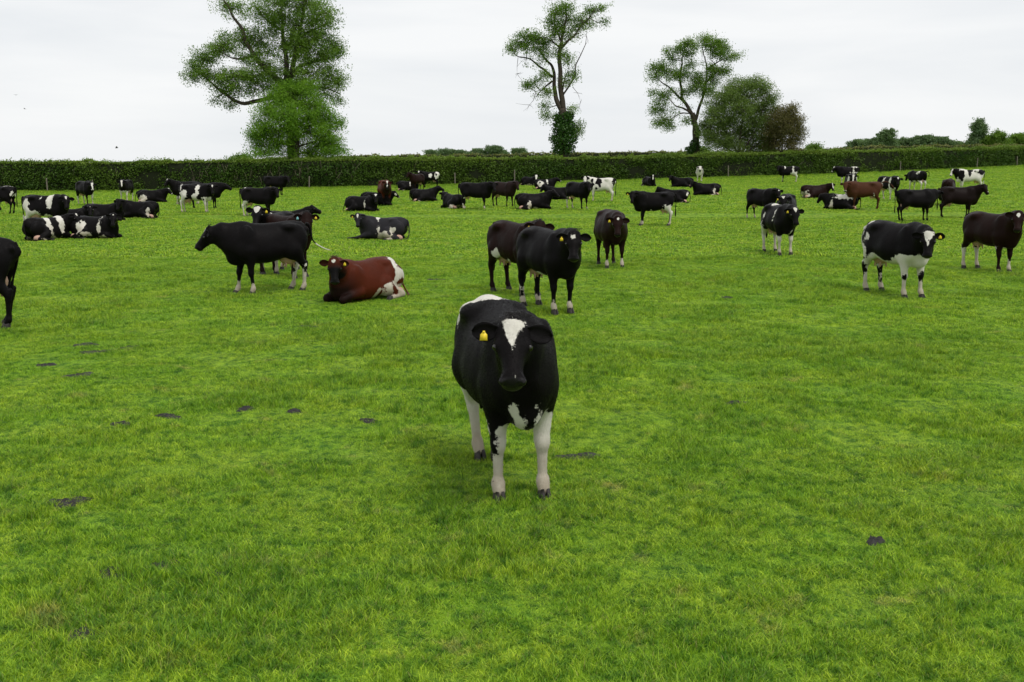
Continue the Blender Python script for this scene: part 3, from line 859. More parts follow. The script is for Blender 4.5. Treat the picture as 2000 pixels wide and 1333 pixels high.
def make_hedge(label, X, Y, H, depth, matname, per_m2, leaf, rs, twigs=0, group=None, bumpy=.14, shoots=0):
    root = bpy.data.objects.new('hedge', None); COL.objects.link(root); tag(root, label, 'hedge', group)
    cum = np.concatenate([[0], np.cumsum(np.hypot(np.diff(X), np.diff(Y)))]); L = cum[-1]
    at = lambda s: (np.interp(s, cum, X), np.interp(s, cum, Y))
    hof = lambda s: np.interp(s, cum, H)
    # dense inside
    ns = int(L/.8); sv = np.linspace(0, L, ns); cx, cy = at(sv); hh = hof(sv); d = depth/2
    prof = [(-.86, 0.), (-.93, .35), (-.92, .78), (-.86, .99), (0, 1.03), (.86, .99), (.92, .78), (.93, .35), (.86, 0)]
    Vc = []
    for i in range(ns):
        for j, (a, b) in enumerate(prof):
            jit = .10*(vnoise(sv[i]*1.3+3*j, j*7.7)-.5)
            Vc.append((cx[i], cy[i]+a*d+jit, float(ground_z(cx[i], cy[i]))-.1+b*hh[i]+jit))
    m = len(prof); Qc = [(i*m+j, (i+1)*m+j, (i+1)*m+j+1, i*m+j+1) for i in range(ns-1) for j in range(m-1)]
    link(quick_mesh('inner_branches', np.array(Vc), np.array(Qc)), 'inner_branches', root, M['hedge_core'])
    # leaf shell on the front, top and back
    n = int(L*(H.mean()*1.4+depth)*per_m2)
    s = rs.rand(n)*L; x, y = at(s); h = hof(s)
    q = rs.rand(n)*(1.4+depth/H.mean())
    fr = q < 1.; tp = (q >= 1.) & (q < 1+depth/H.mean())
    zf = np.where(fr, q, np.where(tp, 1., (q-1-depth/H.mean())/.4*.9)); yy = np.where(fr, -1., np.where(tp, (q-1)*H.mean()/depth*2-1, 1.))
    lump = vnoise(s*.55, zf*2.2+20)+.5*vnoise(s*1.9, zf*5+50)
    out = (lump-.75)*bumpy*2+rs.normal(size=n)*.06
    rnd = np.where(zf > .85, (zf-.85)*.9, 0)
    yy2 = yy*(depth/2+np.where(tp, 0, out)-np.where(tp, 0, rnd)); top = tp | (zf > .93)
    z = h*(zf+.03*(vnoise(s*.35, 3.)-.5))+np.where(tp, out*.5, 0)+np.where(tp, np.abs(rs.normal(size=n))**1.5*.07*(vnoise(s*2., 9.) > .4), 0)
    C = np.column_stack([x, y+yy2, ground_z(x, y)+z])
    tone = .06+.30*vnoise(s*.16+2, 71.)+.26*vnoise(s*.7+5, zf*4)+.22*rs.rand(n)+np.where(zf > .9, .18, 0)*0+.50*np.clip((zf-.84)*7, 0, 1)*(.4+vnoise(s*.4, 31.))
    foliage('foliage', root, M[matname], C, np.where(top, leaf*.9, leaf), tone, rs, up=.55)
    if shoots:                                     # this year's pale shoots standing out of the cut top
        m2 = int(L*shoots); s = rs.rand(m2)*L; x, y = at(s); k_ = vnoise(s*.9+11, 2.)*.6+vnoise(s*4., 5.)*.5
        z = hof(s)*(1+.03*(vnoise(s*.35, 3.)-.5)*0)-.14+np.abs(rs.normal(size=m2))*.13*(.25+1.3*np.clip(k_-.25, 0, 1)); yo = (rs.rand(m2)-.5)*depth*.98-np.where(rs.rand(m2) < .4, depth*.06, 0)
        foliage('new_shoots', root, M['hedge_shoot'], np.column_stack([x, y+yo, ground_z(x, y)+z]), leaf*.95, .1+.5*vnoise(s*.5, 44.)+.4*rs.rand(m2), rs, up=.4)
    if twigs:
        tv, tq, k = [], [], 0
        for _ in range(twigs):
            s0 = L*(.20+.10*rs.rand()) if rs.rand() < .6 else L*rs.rand()
            x0, y0 = at(s0); zb = ground_z(x0, y0); hb = hof(s0); z0 = rs.rand()*hb*.55+.1; ln = .35+.9*rs.rand()
            dx = rs.normal()*.3; p0 = np.array([x0, y0-depth/2-.02, zb+z0]); p2 = p0+np.array([dx*ln, -.03, min(ln, hb-z0-.1)]); p1 = (p0+p2)/2+rs.normal(size=3)*np.array([.06, .02, .03])
            a, b = tube([p0, p1, p2], [.012, .010, .006], 4); tv.append(a); tq.append(b+k); k += len(a)
        link(quick_mesh('twigs', np.concatenate(tv), np.concatenate(tq)), 'twigs', root, M['twig'])['kind'] = 'stuff'
    return root
simple('hedge_core', (.016, .020, .010), .9, .05); simple('twig', (.20, .165, .12), .8); simple('bark', (.060, .048, .038), .85, .1, scale=6.); simple('post', (.16, .14, .11), .8)
leafy('hedge_leaf', (.015, .062, .008), (.150, .235, .026), .28)
leafy('hedge_shoot', (.075, .150, .018), (.260, .330, .060), .35)
leafy('far_hedge_leaf', (.045, .075, .020), (.170, .175, .050), .25)
hu = np.linspace(-400, 2330, 40); hY = np.interp(hu, HEDGE[:, 0], HEDGE[:, 1]); hX = (hu-1000)/FPX*hY
hH = np.interp(hu, [-400, 180, 660, 1200, 1600, 2000, 2330], [2.42, 2.42, 2.42, 2.14, 2.26, 2.02, 2.0])
make_hedge('long trimmed green field hedge running along the far side of the pasture', hX, hY+.8, hH, 1.6, 'hedge_leaf', 300, .135, np.random.RandomState(3), twigs=120, shoots=330, bumpy=.2)
fu = np.linspace(420, 2150, 30); fY = np.interp(fu, [420, 1000, 1600, 2150], [150, 158, 172, 190.]); fX = (fu-1000)/FPX*fY
fv = np.interp(fu, [420, 560, 700, 860, 1000, 1200, 1350, 1500, 1600, 1700, 1900, 2150], [315, 309, 306, 304, 303, 299, 298, 297, 292, 288, 286, 285])
fH = CAM_Z+(HOR-fv)*fY/FPX-ground_z(fX, fY)
make_hedge('far rough hedge with brownish tips seen over the top of the trimmed hedge', fX, fY, fH, 2.0, 'far_hedge_leaf', 26, .30, np.random.RandomState(4), bumpy=.3)

# --- fence posts standing against the hedge
pm = None
for i, (u, hgt) in enumerate([(102, 1.15), (890, 1.1), (1005, 1.25), (1417, 1.15), (1895, 1.1), (1972, 1.1), (608, 1.05), (190, 1.0), (1748, 1.05)]):
    Yp = float(np.interp(u, HEDGE[:, 0], HEDGE[:, 1]))-.35; xp = (u-1000)/FPX*Yp; rr = random.Random(i)
    r = .055; rings = [(0, 1), (.5, .98), (.96, .95), (1., .6)]
    Vp = np.array([(r*s*math.cos(a*math.pi/3.5)+.02*t*rr.uniform(-1, 1)*0, r*s*math.sin(a*math.pi/3.5), hgt*t-.12*(t == 0)) for t, s in rings for a in range(7)]+[(0, 0, hgt*1.01)])
    Qp = [(k*7+j, k*7+(j+1) % 7, k*7+7+(j+1) % 7, k*7+7+j) for k in range(3) for j in range(7)]
    mp_ = bpy.data.meshes.new('fence_post'); mp_.from_pydata(Vp.tolist(), [], Qp+[(21+j, 21+(j+1) % 7, 28) for j in range(7)])
    o = link(mp_, 'fence_post', None, M['post']); o.location = (xp, Yp, float(ground_z(xp, Yp))); o.rotation_euler = (rr.uniform(-.04, .04), rr.uniform(-.05, .05), rr.random()*6)
    tag(o, 'weathered wooden fence post standing against the foot of the trimmed hedge', 'fence post', 'fence posts along the hedge')
# ------------------------------------------------------------------ trees
leafy('leaf_mid', (.036, .105, .012), (.220, .345, .045), .45)
leafy('leaf_bright', (.055, .165, .012), (.240, .410, .034), .45)
leafy('leaf_ivy', (.012, .050, .008), (.075, .165, .022), .25, .4)
leafy('leaf_olive', (.062, .118, .020), (.215, .305, .072), .40)
leafy('leaf_russet', (.052, .066, .018), (.200, .165, .062), .38)
leafy('leaf_far_hazed', (.075, .140, .060), (.185, .265, .115), .38)  # paler and bluer than the near leaves: distance haze put into the colour

def make_tree(name, label, cat, Y, limbs, clumps, mat, seed, leaf=.17, dens=1., depth=.9, ivy=None, twig=True, bare=None, group=None, squash=1.0, sprays=.75):
    """limbs: (radius at foot, radius at tip, [(photo column, row), ...]); clumps: (column, row, half width, half height[, leaf density])"""
    rs = np.random.RandomState(seed); ppm = FPX/Y
    u0, v0 = limbs[0][2][0]; b = px_plane(u0, v0, Y); gz = float(ground_z(b[0], Y)); b = np.array([b[0], Y, gz])
    root = bpy.data.objects.new(name, None); COL.objects.link(root); root.location = b.tolist(); tag(root, label, cat, group)
    tv, tq, k = [], [], 0; nodes = []
    for li, (r0, r1, pts) in enumerate(limbs):
        P = np.array([px_plane(u, v, Y)-b for u, v in pts])
        if li == 0: P[0] = (0, 0, -.3)
        dy = rs.uniform(-1, 1)*.33*np.linalg.norm(P[-1]-P[0])*(li > 0); start = 0.
        if li > 0 and nodes:                       # leave the parent where the parent really is
            d = [np.hypot(q[0]-P[0][0], q[2]-P[0][2]) for q, _ in nodes]; start = nodes[int(np.argmin(d))][0][1]
        tt = np.linspace(0, 1, len(P)); P[:, 1] = start+dy*tt**1.2
        ts = np.linspace(0, 1, 4*len(P)); Q_ = np.column_stack([np.interp(ts, tt, P[:, i]) for i in range(3)])
        if len(Q_) > 6:
            Q_[1:-1] += rs.normal(size=(len(Q_)-2, 3))*min(.10, r0*.5)
            E0, E1 = Q_[0].copy(), Q_[-1].copy(); Q_ = np.column_stack([_smooth(Q_[:, i], 5) for i in range(3)]); Q_[0] = E0; Q_[-1] = E1
        rr = r0+(r1-r0)*ts
        if li == 0: rr = rr*(1+.5*np.exp(-ts*14))
        a, f = tube(Q_, rr, 8); tv.append(a); tq.append(f+k); k += len(a)
        nodes += [(p, r) for p, r in zip(Q_, rr)]
    NP = np.array([p for p, _ in nodes]); NR = np.array([r for _, r in nodes])
    C, T = [], []
    for cl in clumps:
        u, v, ru, rv = cl[:4]; cd_ = cl[4] if len(cl) > 4 else 1.
        c = px_plane(u, v, Y)-b; a, h = ru/ppm, rv/ppm*squash
        nrep = 2 if ru > 14 else 1
        for rep in range(nrep):
            cy = rs.uniform(-1, 1)*depth*max(a, h)*(1.1 if nrep == 2 else .5); cc = c+np.array([0, cy, 0])
            dd = np.linalg.norm((NP-cc)*np.array([1, .8, 1.]), axis=1)+.6*np.maximum(NP[:, 2]-cc[2], 0)
            j = int(np.argmin(dd)); p0 = NP[j]
            if twig:
                md = (p0+cc)/2+rs.normal(size=3)*.12*np.linalg.norm(cc-p0)
                x, f = tube([p0, md, cc], [min(NR[j]*.6, .07), .035, .014], 6); tv.append(x); tq.append(f+k); k += len(x)
            nsub = max(5, int(24*dens*cd_*a*h/nrep+6))
            S = rs.normal(size=(nsub, 3)); S /= np.linalg.norm(S, axis=1)[:, None]; S *= (rs.rand(nsub)**.5)[:, None]
            S = cc+S*np.array([a*1.2, max(a, h)*.9, h*1.35])
            lt = rs.rand()
            for s_ in S:
                if twig and rs.rand() < .6:
                    x, f = tube([cc+(s_-cc)*.05, (cc+s_)/2+rs.normal(size=3)*.1, s_], [.020, .014, .006], 4); tv.append(x); tq.append(f+k); k += len(x)
                nl = int(74*(.4+1.2*rs.rand()))
                r_ = .20+.20*rs.rand()
                L_ = np.clip(rs.normal(size=(nl, 3)), -1.7, 1.7)*np.array([r_*1.1, r_*1.1, r_*.8]); C.append(s_+L_)
                hi = np.clip((s_[2]-cc[2])/(h+.1)*.5+.5, 0, 1)
                T.append(np.clip(.02+.30*lt+.30*rs.rand()+.36*rs.rand(nl), 0, 1))
    for p_, r_n in nodes:                          # looser sprays all along the thinner limbs
        if .02 < r_n < .13 and rs.rand() < sprays:
            s_ = p_+rs.normal(size=3)*np.array([.55, .5, .5]); nl = int(14+26*rs.rand())
            x, f = tube([p_, (p_+s_)/2+rs.normal(size=3)*.06, s_], [.016, .011, .005], 4); tv.append(x); tq.append(f+k); k += len(x)
            C.append(s_+np.clip(rs.normal(size=(nl, 3)), -1.6, 1.6)*np.array([.24, .24, .17])); T.append(np.clip(.1+.5*rs.rand()+.35*rs.rand(nl), 0, 1))
    for r0, r1, pts in (bare or []):
        P = np.array([px_plane(u, v, Y)-b for u, v in pts]); j = int(np.argmin(np.hypot(NP[:, 0]-P[0][0], NP[:, 2]-P[0][2]))); P[:, 1] = NP[j][1]+np.linspace(0, rs.uniform(-.5, .5), len(P))
        x, f = tube(P, np.linspace(r0, r1, len(P)), 6); tv.append(x); tq.append(f+k); k += len(x)
        for _ in range(6):
            i = rs.randint(len(P)//2, len(P)); e = P[i]+rs.normal(size=3)*np.array([.5, .4, .35])
            x, f = tube([P[i], (P[i]+e)/2+rs.normal(size=3)*.08, e], [.018, .012, .004], 4); tv.append(x); tq.append(f+k); k += len(x)
    link(quick_mesh('trunk', np.concatenate(tv), np.concatenate(tq)), 'trunk', root, M['bark'])
    foliage('crown', root, M[mat], np.concatenate(C), leaf, np.concatenate(T), rs)
    if ivy:
        Ci, Ti = [], []
        for u, v, ru, rv in ivy:
            c = px_plane(u, v, Y)-b; a, h = ru/ppm, rv/ppm; n = int(900*a*h*2)
            S = rs.normal(size=(n, 3)); S /= np.linalg.norm(S, axis=1)[:, None]; S *= (rs.rand(n)**.3)[:, None]
            Ci.append(c+S*np.array([a, a, h])*(1+.12*rs.normal(size=(n, 1)))); Ti.append(np.clip(.15+.5*rs.rand(n), 0, 1))
        foliage('ivy', root, M['leaf_ivy'], np.concatenate(Ci), .18, np.concatenate(Ti), rs)
    return root

make_tree('tree', "tall spreading broadleaf tree with a long low limb behind a brighter bushy tree", 'tree', 93.,
  [(.50, .30, [(572, 312), (572, 260), (566, 205), (560, 160)]),
   (.24, .05, [(562, 188), (535, 190), (505, 196), (472, 203), (448, 192), (430, 175), (412, 158), (388, 140)]),
   (.27, .05, [(561, 170), (538, 152), (512, 128), (492, 100), (480, 78), (476, 55), (458, 32), (446, 8), (444, -8)]),
   (.26, .05, [(562, 168), (556, 120), (550, 70), (546, 25), (540, -12)]), (.26, .05, [(566, 160), (575, 110), (588, 60), (598, 15), (606, -8)]),
   (.20, .04, [(566, 158), (590, 126), (618, 118), (645, 112), (664, 102)]), (.18, .04, [(566, 165), (605, 168), (636, 172), (664, 184)]),
   (.14, .03, [(548, 60), (528, 45), (512, 35), (494, 12)]), (.14, .03, [(500, 110), (470, 118), (442, 108)]), (.13, .03, [(590, 70), (620, 55), (642, 40)]), (.12, .03, [(500, 150), (460, 150), (430, 148)])],
  [(560, 8, 50, 22), (600, 10, 40, 22), (632, 32, 28, 22), (515, 28, 28, 18, .6), (462, 18, 28, 12, .5), (436, 12, 12, 8, .5), (535, 48, 30, 20, .8), (585, 48, 38, 26), (620, 68, 36, 24), (648, 86, 18, 18, .8), (560, 84, 40, 28), (508, 78, 34, 20, .8),
   (468, 80, 32, 20), (440, 92, 26, 18), (425, 100, 18, 10, .7), (398, 118, 26, 16), (380, 132, 18, 13), (376, 150, 14, 12, .7), (405, 146, 22, 12), (440, 156, 34, 16), (478, 152, 34, 18), (520, 128, 34, 24), (500, 112, 24, 14, .7), (598, 92, 34, 24), (632, 112, 36, 20), (660, 98, 12, 12, .6),
   (600, 142, 34, 22), (640, 148, 30, 16), (660, 162, 16, 14, .7), (548, 160, 34, 22), (508, 166, 28, 16, .8), (462, 178, 26, 10, .6), (434, 178, 20, 9, .5), (630, 176, 22, 12, .5), (660, 194, 10, 9, .4), (645, 188, 12, 8, .4), (580, 170, 28, 18), (448, 204, 10, 5, .4), (420, 196, 10, 4, .3)],
  'leaf_mid', 21, leaf=.115, dens=1.15)
make_tree('tree', 'bright green bushy young tree in front of the tall spreading tree', 'tree', 90.5,
  [(.24, .08, [(580, 312), (579, 285), (577, 240), (575, 200), (574, 170)]), (.09, .03, [(579, 280), (555, 255), (535, 225), (525, 205)]), (.09, .03, [(578, 270), (605, 245), (628, 225)]), (.08, .03, [(580, 288), (540, 275), (510, 265)]), (.08, .03, [(580, 288), (620, 275), (648, 262)])],
  [(572, 172, 22, 14), (552, 182, 26, 16), (598, 176, 20, 14), (540, 202, 30, 18), (582, 200, 36, 20), (616, 208, 28, 20), (524, 226, 24, 18, .9), (562, 228, 40, 20), (606, 232, 38, 20), (638, 232, 22, 16, .9), (512, 252, 24, 18, .9), (550, 256, 40, 20), (600, 260, 40, 20), (642, 260, 24, 18, .9), (662, 240, 10, 7, .6),
   (502, 276, 20, 14, .8), (536, 282, 30, 16), (620, 284, 34, 15), (650, 285, 20, 12, .8), (495, 265, 12, 8, .6), (520, 298, 30, 9), (650, 300, 26, 7), (570, 290, 14, 14, .5), (600, 300, 30, 8)],
  'leaf_bright', 22, leaf=.11, dens=1.6)
make_tree('tree', 'tall sparse forked tree with thick dark ivy round its foot', 'tree', 100.,
  [(.42, .36, [(1102, 303), (1101, 270), (1099, 235), (1098, 212)]),
   (.25, .06, [(1096, 214), (1086, 195), (1083, 170), (1083, 145), (1079, 128), (1068, 112), (1056, 98)]), (.28, .05, [(1100, 214), (1098, 190), (1094, 150), (1092, 115), (1094, 85), (1102, 55), (1106, 30), (1108, 8)]),
   (.13, .03, [(1094, 96), (1108, 82), (1122, 70), (1132, 58), (1146, 42), (1162, 22)]), (.12, .03, [(1080, 150), (1062, 134), (1046, 120), (1034, 112), (1014, 110), (1002, 100)]), (.10, .02, [(1079, 158), (1064, 170), (1056, 178), (1046, 190)]), (.10, .02, [(1094, 80), (1086, 55), (1083, 30), (1080, 15)]), (.09, .02, [(1092, 92), (1076, 80), (1066, 74)]), (.07, .02, [(1098, 180), (1104, 150), (1112, 130)])],
  [(1104, 14, 16, 10, .9), (1086, 26, 16, 10, .8), (1078, 45, 16, 9, .7), (1110, 40, 14, 9, .7), (1096, 55, 12, 10, .6), (1142, 44, 18, 11, .8), (1160, 22, 14, 8, .6), (1174, 16, 6, 4, .5), (1178, 42, 4, 7, .4), (1125, 58, 12, 7, .6), (1032, 72, 20, 10, .9), (1046, 82, 18, 11, .9), (1016, 82, 16, 9, .9), (1000, 95, 9, 5, .6), (1064, 84, 14, 9, .7), (1060, 100, 12, 8, .6), (1030, 98, 14, 7, .6),
   (1094, 104, 12, 9), (1108, 116, 9, 7, .6), (1118, 140, 9, 12, .5), (1108, 158, 8, 9, .5), (1062, 142, 12, 7, .7), (1044, 158, 14, 7, .7), (1030, 170, 8, 5, .5), (1070, 180, 8, 6, .6), (1064, 206, 8, 8, .6), (1068, 228, 8, 8, .5), (1080, 70, 10, 8, .6), (1114, 68, 10, 6, .5), (1134, 245, 9, 12, .5), (1128, 258, 8, 8, .5), (1118, 215, 6, 5, .4)],
  'leaf_mid', 23, leaf=.115, dens=1.25, depth=.6, ivy=[(1099, 232, 19, 14), (1103, 250, 24, 18), (1101, 272, 26, 20), (1100, 292, 22, 12), (1112, 226, 10, 8)],
  bare=[(.10, .02, [(1098, 188), (1112, 168), (1123, 148), (1124, 128), (1134, 108), (1143, 88), (1145, 72)]), (.04, .01, [(1046, 182), (1042, 196), (1034, 205)]), (.03, .006, [(1012, 110), (1010, 128), (1010, 142)]), (.03, .006, [(1118, 170), (1128, 182), (1134, 198)])])
make_tree('tree', 'leaning open crowned tree rising out of the olive bush', 'tree', 108.,
  [(.36, .26, [(1360, 300), (1359, 270), (1357, 240), (1352, 222)]),
   (.20, .04, [(1354, 226), (1343, 208), (1334, 190), (1332, 165), (1332, 135), (1336, 110), (1344, 88)]), (.13, .03, [(1338, 200), (1322, 185), (1308, 170), (1292, 160), (1280, 150)]), (.13, .03, [(1353, 224), (1334, 212), (1318, 207), (1306, 194)]), (.07, .02, [(1346, 222), (1332, 220), (1318, 227), (1305, 235)]),
   (.17, .04, [(1357, 238), (1368, 205), (1378, 175), (1384, 148), (1386, 120), (1380, 100)]), (.10, .03, [(1385, 135), (1398, 124), (1416, 114), (1430, 110)]), (.10, .03, [(1382, 160), (1395, 145), (1408, 138)])],
  [(1345, 86, 16, 9), (1330, 98, 14, 10), (1345, 104, 14, 8), (1378, 78, 14, 8), (1386, 90, 16, 9), (1404, 84, 14, 7), (1404, 104, 18, 8), (1428, 111, 16, 5), (1414, 92, 10, 6), (1304, 102, 5, 7, .6), (1284, 134, 14, 9), (1302, 138, 14, 10), (1318, 148, 14, 10), (1274, 132, 7, 4, .6), (1280, 150, 12, 7, .8), (1336, 146, 12, 10), (1358, 150, 14, 9), (1368, 162, 16, 10), (1395, 138, 16, 10), (1412, 140, 12, 8), (1396, 156, 14, 8), (1382, 176, 16, 9),
   (1302, 180, 12, 7), (1288, 196, 12, 8), (1278, 214, 9, 7), (1292, 212, 10, 6), (1296, 236, 14, 9), (1310, 246, 10, 6), (1288, 240, 8, 5), (1344, 234, 8, 7, .7), (1278, 182, 7, 4, .6), (1346, 126, 10, 8, .7), (1352, 176, 12, 8), (1312, 118, 8, 6, .6), (1336, 182, 10, 6, .6)],
  'leaf_mid', 24, leaf=.115, dens=1.3, depth=.7, ivy=[(1357, 284, 10, 12), (1350, 292, 12, 8), (1362, 262, 6, 12)])
make_tree('bush', 'large rounded olive green bush standing behind the hedge', 'bush', 106.,
  [(.16, .04, [(1445, 302), (1446, 270), (1450, 230), (1455, 180)]), (.12, .03, [(1442, 302), (1420, 260), (1405, 220)]), (.12, .03, [(1448, 302), (1475, 255), (1490, 205)]), (.10, .03, [(1438, 302), (1405, 280), (1385, 262)]), (.10, .03, [(1452, 302), (1485, 280), (1505, 255)])],
  [(1444, 170, 24, 14), (1470, 162, 18, 12), (1488, 172, 16, 12), (1424, 186, 24, 14), (1458, 190, 30, 16), (1496, 194, 16, 16), (1404, 204, 24, 16), (1440, 212, 32, 16), (1482, 214, 28, 16), (1508, 214, 10, 12, .7), (1392, 228, 22, 16), (1428, 236, 34, 16), (1472, 240, 32, 16), (1504, 236, 16, 14), (1384, 252, 18, 14), (1416, 260, 32, 16), (1460, 264, 32, 16), (1494, 262, 20, 14), (1386, 274, 18, 14), (1420, 284, 32, 14), (1464, 286, 30, 12), (1492, 284, 18, 10)],
  'leaf_olive', 25, leaf=.105, dens=2.0)
make_tree('bush', 'dark russet tinged bush beside the large olive bush', 'bush', 104.5,
  [(.10, .03, [(1528, 300), (1528, 270), (1532, 235)]), (.07, .02, [(1528, 300), (1545, 270), (1556, 245)]), (.07, .02, [(1526, 300), (1512, 275), (1505, 255)])],
  [(1532, 222, 18, 12, .9), (1546, 214, 10, 9, .7), (1520, 238, 20, 13), (1546, 236, 18, 14), (1562, 234, 6, 8, .6), (1512, 258, 20, 14), (1540, 258, 22, 14), (1558, 258, 10, 12, .8), (1510, 280, 20, 12), (1540, 282, 24, 12)],
  'leaf_russet', 26, leaf=.105, dens=2.6)
def far_tree(label, Y, base, w, top, seed, mat='leaf_far_hazed', cat='tree', name='tree', dens=.55, group=None):
    """a far tree: column and row of its foot, half width and top row of its crown"""
    u, v = base; rr = np.random.RandomState(seed); h = v-top
    cl = []
    for i in range(16):
        a = rr.uniform(-1, 1); b = rr.uniform(0.1, 1.); env = math.sqrt(max(0., 1-(b-.35)**2/.5))
        cl.append((u+a*w*.85*env, v-h*(b*.86), w*.42, h*.2))
    cl.append((u+rr.uniform(-.2, .2)*w, top+h*.12, w*.35, h*.12))
    s = 60./Y
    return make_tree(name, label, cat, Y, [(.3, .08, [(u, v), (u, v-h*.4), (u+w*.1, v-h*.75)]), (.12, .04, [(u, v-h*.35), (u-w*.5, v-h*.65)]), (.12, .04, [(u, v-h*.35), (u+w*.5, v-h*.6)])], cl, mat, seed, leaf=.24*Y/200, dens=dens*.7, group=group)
FAR = [(842, 230, 12, 297, 'small outermost'), (868, 240, 26, 293, 'broad low'), (900, 240, 20, 296, 'small'), (935, 235, 24, 293, 'rounded'), (968, 235, 24, 289, 'rounded taller'), (1016, 225, 14, 292, 'lone small'),
       (1676, 290, 32, 276, 'low spreading'), (1706, 285, 26, 272, 'medium'), (1734, 280, 24, 257, 'tallest feathery'), (1772, 290, 36, 271, 'rounded'), (1811, 285, 34, 268, 'full round domed'), (1838, 285, 30, 269, 'full round'), (1866, 290, 26, 278, 'low')]
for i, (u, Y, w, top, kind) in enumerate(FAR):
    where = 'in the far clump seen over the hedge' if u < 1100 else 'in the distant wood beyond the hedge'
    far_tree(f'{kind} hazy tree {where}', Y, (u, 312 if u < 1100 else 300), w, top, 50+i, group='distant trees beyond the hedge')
far_tree('slender upright tree above the bushes at the end of the far hedge', 190., (1912, 296), 15, 240, 71, 'leaf_far_hazed')
far_tree('broad green bush beside the slender upright tree at the end of the far hedge', 188., (1950, 296), 28, 257, 72, 'leaf_mid', 'bush', 'bush')
far_tree('low green bush beyond the broad one at the end of the far hedge', 192., (1992, 296), 26, 263, 73, 'leaf_mid', 'bush', 'bush')
for i, (u, w, top) in enumerate([(470, 24, 306), (1500, 22, 288), (1590, 14, 286), (1365, 22, 290)]):
    far_tree('small scrubby green shrub poking over the top of the trimmed hedge', 112., (u, 330), w, top, 90+i, 'leaf_mid', 'shrub', 'shrub', dens=.9, group='scrub over the hedge')

# --- birds far off over the left of the field
simple('bird_dark', (.05, .05, .055), .7)
for i, (u, v, Y, s) in enumerate([(228, 289, 75., 1.), (31, 186, 110., .9), (48, 213, 115., .9)]):
    p = px_plane(u, v, Y)
    Vb, Qb = uv_ball((.11, .035, .035), 8, 6)
    wing = []
    for sg in (-1, 1):
        wing += [((.05, sg*.02, .01), (-.05, sg*.02, .01), (-.055, sg*.12, .05), (.04, sg*.12, .055)), ((.04, sg*.12, .055), (-.055, sg*.12, .05), (-.07, sg*.24, .03), (-.04, sg*.25, .03))]
    for w_ in wing:
        n0 = len(Vb); th = np.array([0, 0, .008]); w_ = np.array(w_); Vb = np.concatenate([Vb, w_, w_-th]); q = [[0, 1, 2, 3], [7, 6, 5, 4], [0, 4, 5, 1], [1, 5, 6, 2], [2, 6, 7, 3], [3, 7, 4, 0]]; Qb = np.concatenate([Qb, np.array(q)+n0])
    o = link(quick_mesh('bird', Vb, Qb), 'bird', None, M['bird_dark']); o.location = p.tolist(); o.scale = (s, s, s); o.rotation_euler = (.3*(i-1), 0, i*1.3+.4)
    tag(o, 'small dark bird flying in the pale sky over the hedge', 'bird', 'birds in flight')
# ------------------------------------------------------------------ the herd
_n = [0]
def socks(*hs):
    return [('sock', k, h) for k, h in zip(('fl', 'fr', 'hl', 'hr'), hs) if h]
STAR = ('h', .10, 0, .01, .045, .035, .06)
SPOT = ('h', .07, 0, .01, .03, .022, .05)
HEART = ('tri', .17, .055)
TRI = ('tri', .23, .085)
BLAZE = ('blaze', .062, .018)
WFACE = ('blaze', .12, .06)
MUZ = ('h', .50, 0, -.09, .06, .1, .08)
def any_y(x, z, rx, rz, side=0):
    return ('e', x, side*.3, z, rx, .32 if side else 3., rz)

def cow(u, v, face, label, marks=(), coat=BLACK, lying=False, look='cam', size=1., el=None, hp=None, neck=.55, wide=1., **kw):
    x, y = px_ground(u, v); i = _n[0]; _n[0] += 1; rr = random.Random(900+i)
    if look == 'cam': lk = math.degrees(math.atan2(-y, -x))
    elif look is None: lk = face
    else: lk = look
    hy = (lk-face+180) % 360-180; hy = max(-105, min(105, hy))
    pose = dict(gut=rr.uniform(.90, 1.04), lying=lying, hy=hy, ny=max(-58, min(58, hy*neck)), el=el if el is not None else (30 if lying else rr.uniform(10, 18)), hp=hp if hp is not None else rr.uniform(50, 58), hr=rr.uniform(-3, 3))
    if lying: pose['side'] = kw.pop('side', -1 if math.cos(math.radians(face)) > 0 else 1)
    for k in ('stance', 'reach', 'gut', 'nl'):
        if k in kw: pose[k] = kw.pop(k)
    d = math.hypot(x, y)
    spec = dict(pose=pose, marks=list(marks), coat=coat, seed=i, lod=0 if d < 24 else (1 if d < 46 else 2), **kw)
    o = make_cow(spec)
    o.location = (x, y, float(ground_z(x, y))-(.015 if lying else .004)); o.rotation_euler = (0, 0, math.radians(face)); o.scale = (size*.93, size*wide, size)
    tag(o, label, 'cow', 'herd of dairy cows in the pasture')
    return o

Y_R, Y_L, B_ = {'r': 'y'}, {'l': 'y'}, {'r': 'y', 'l': 'b'}
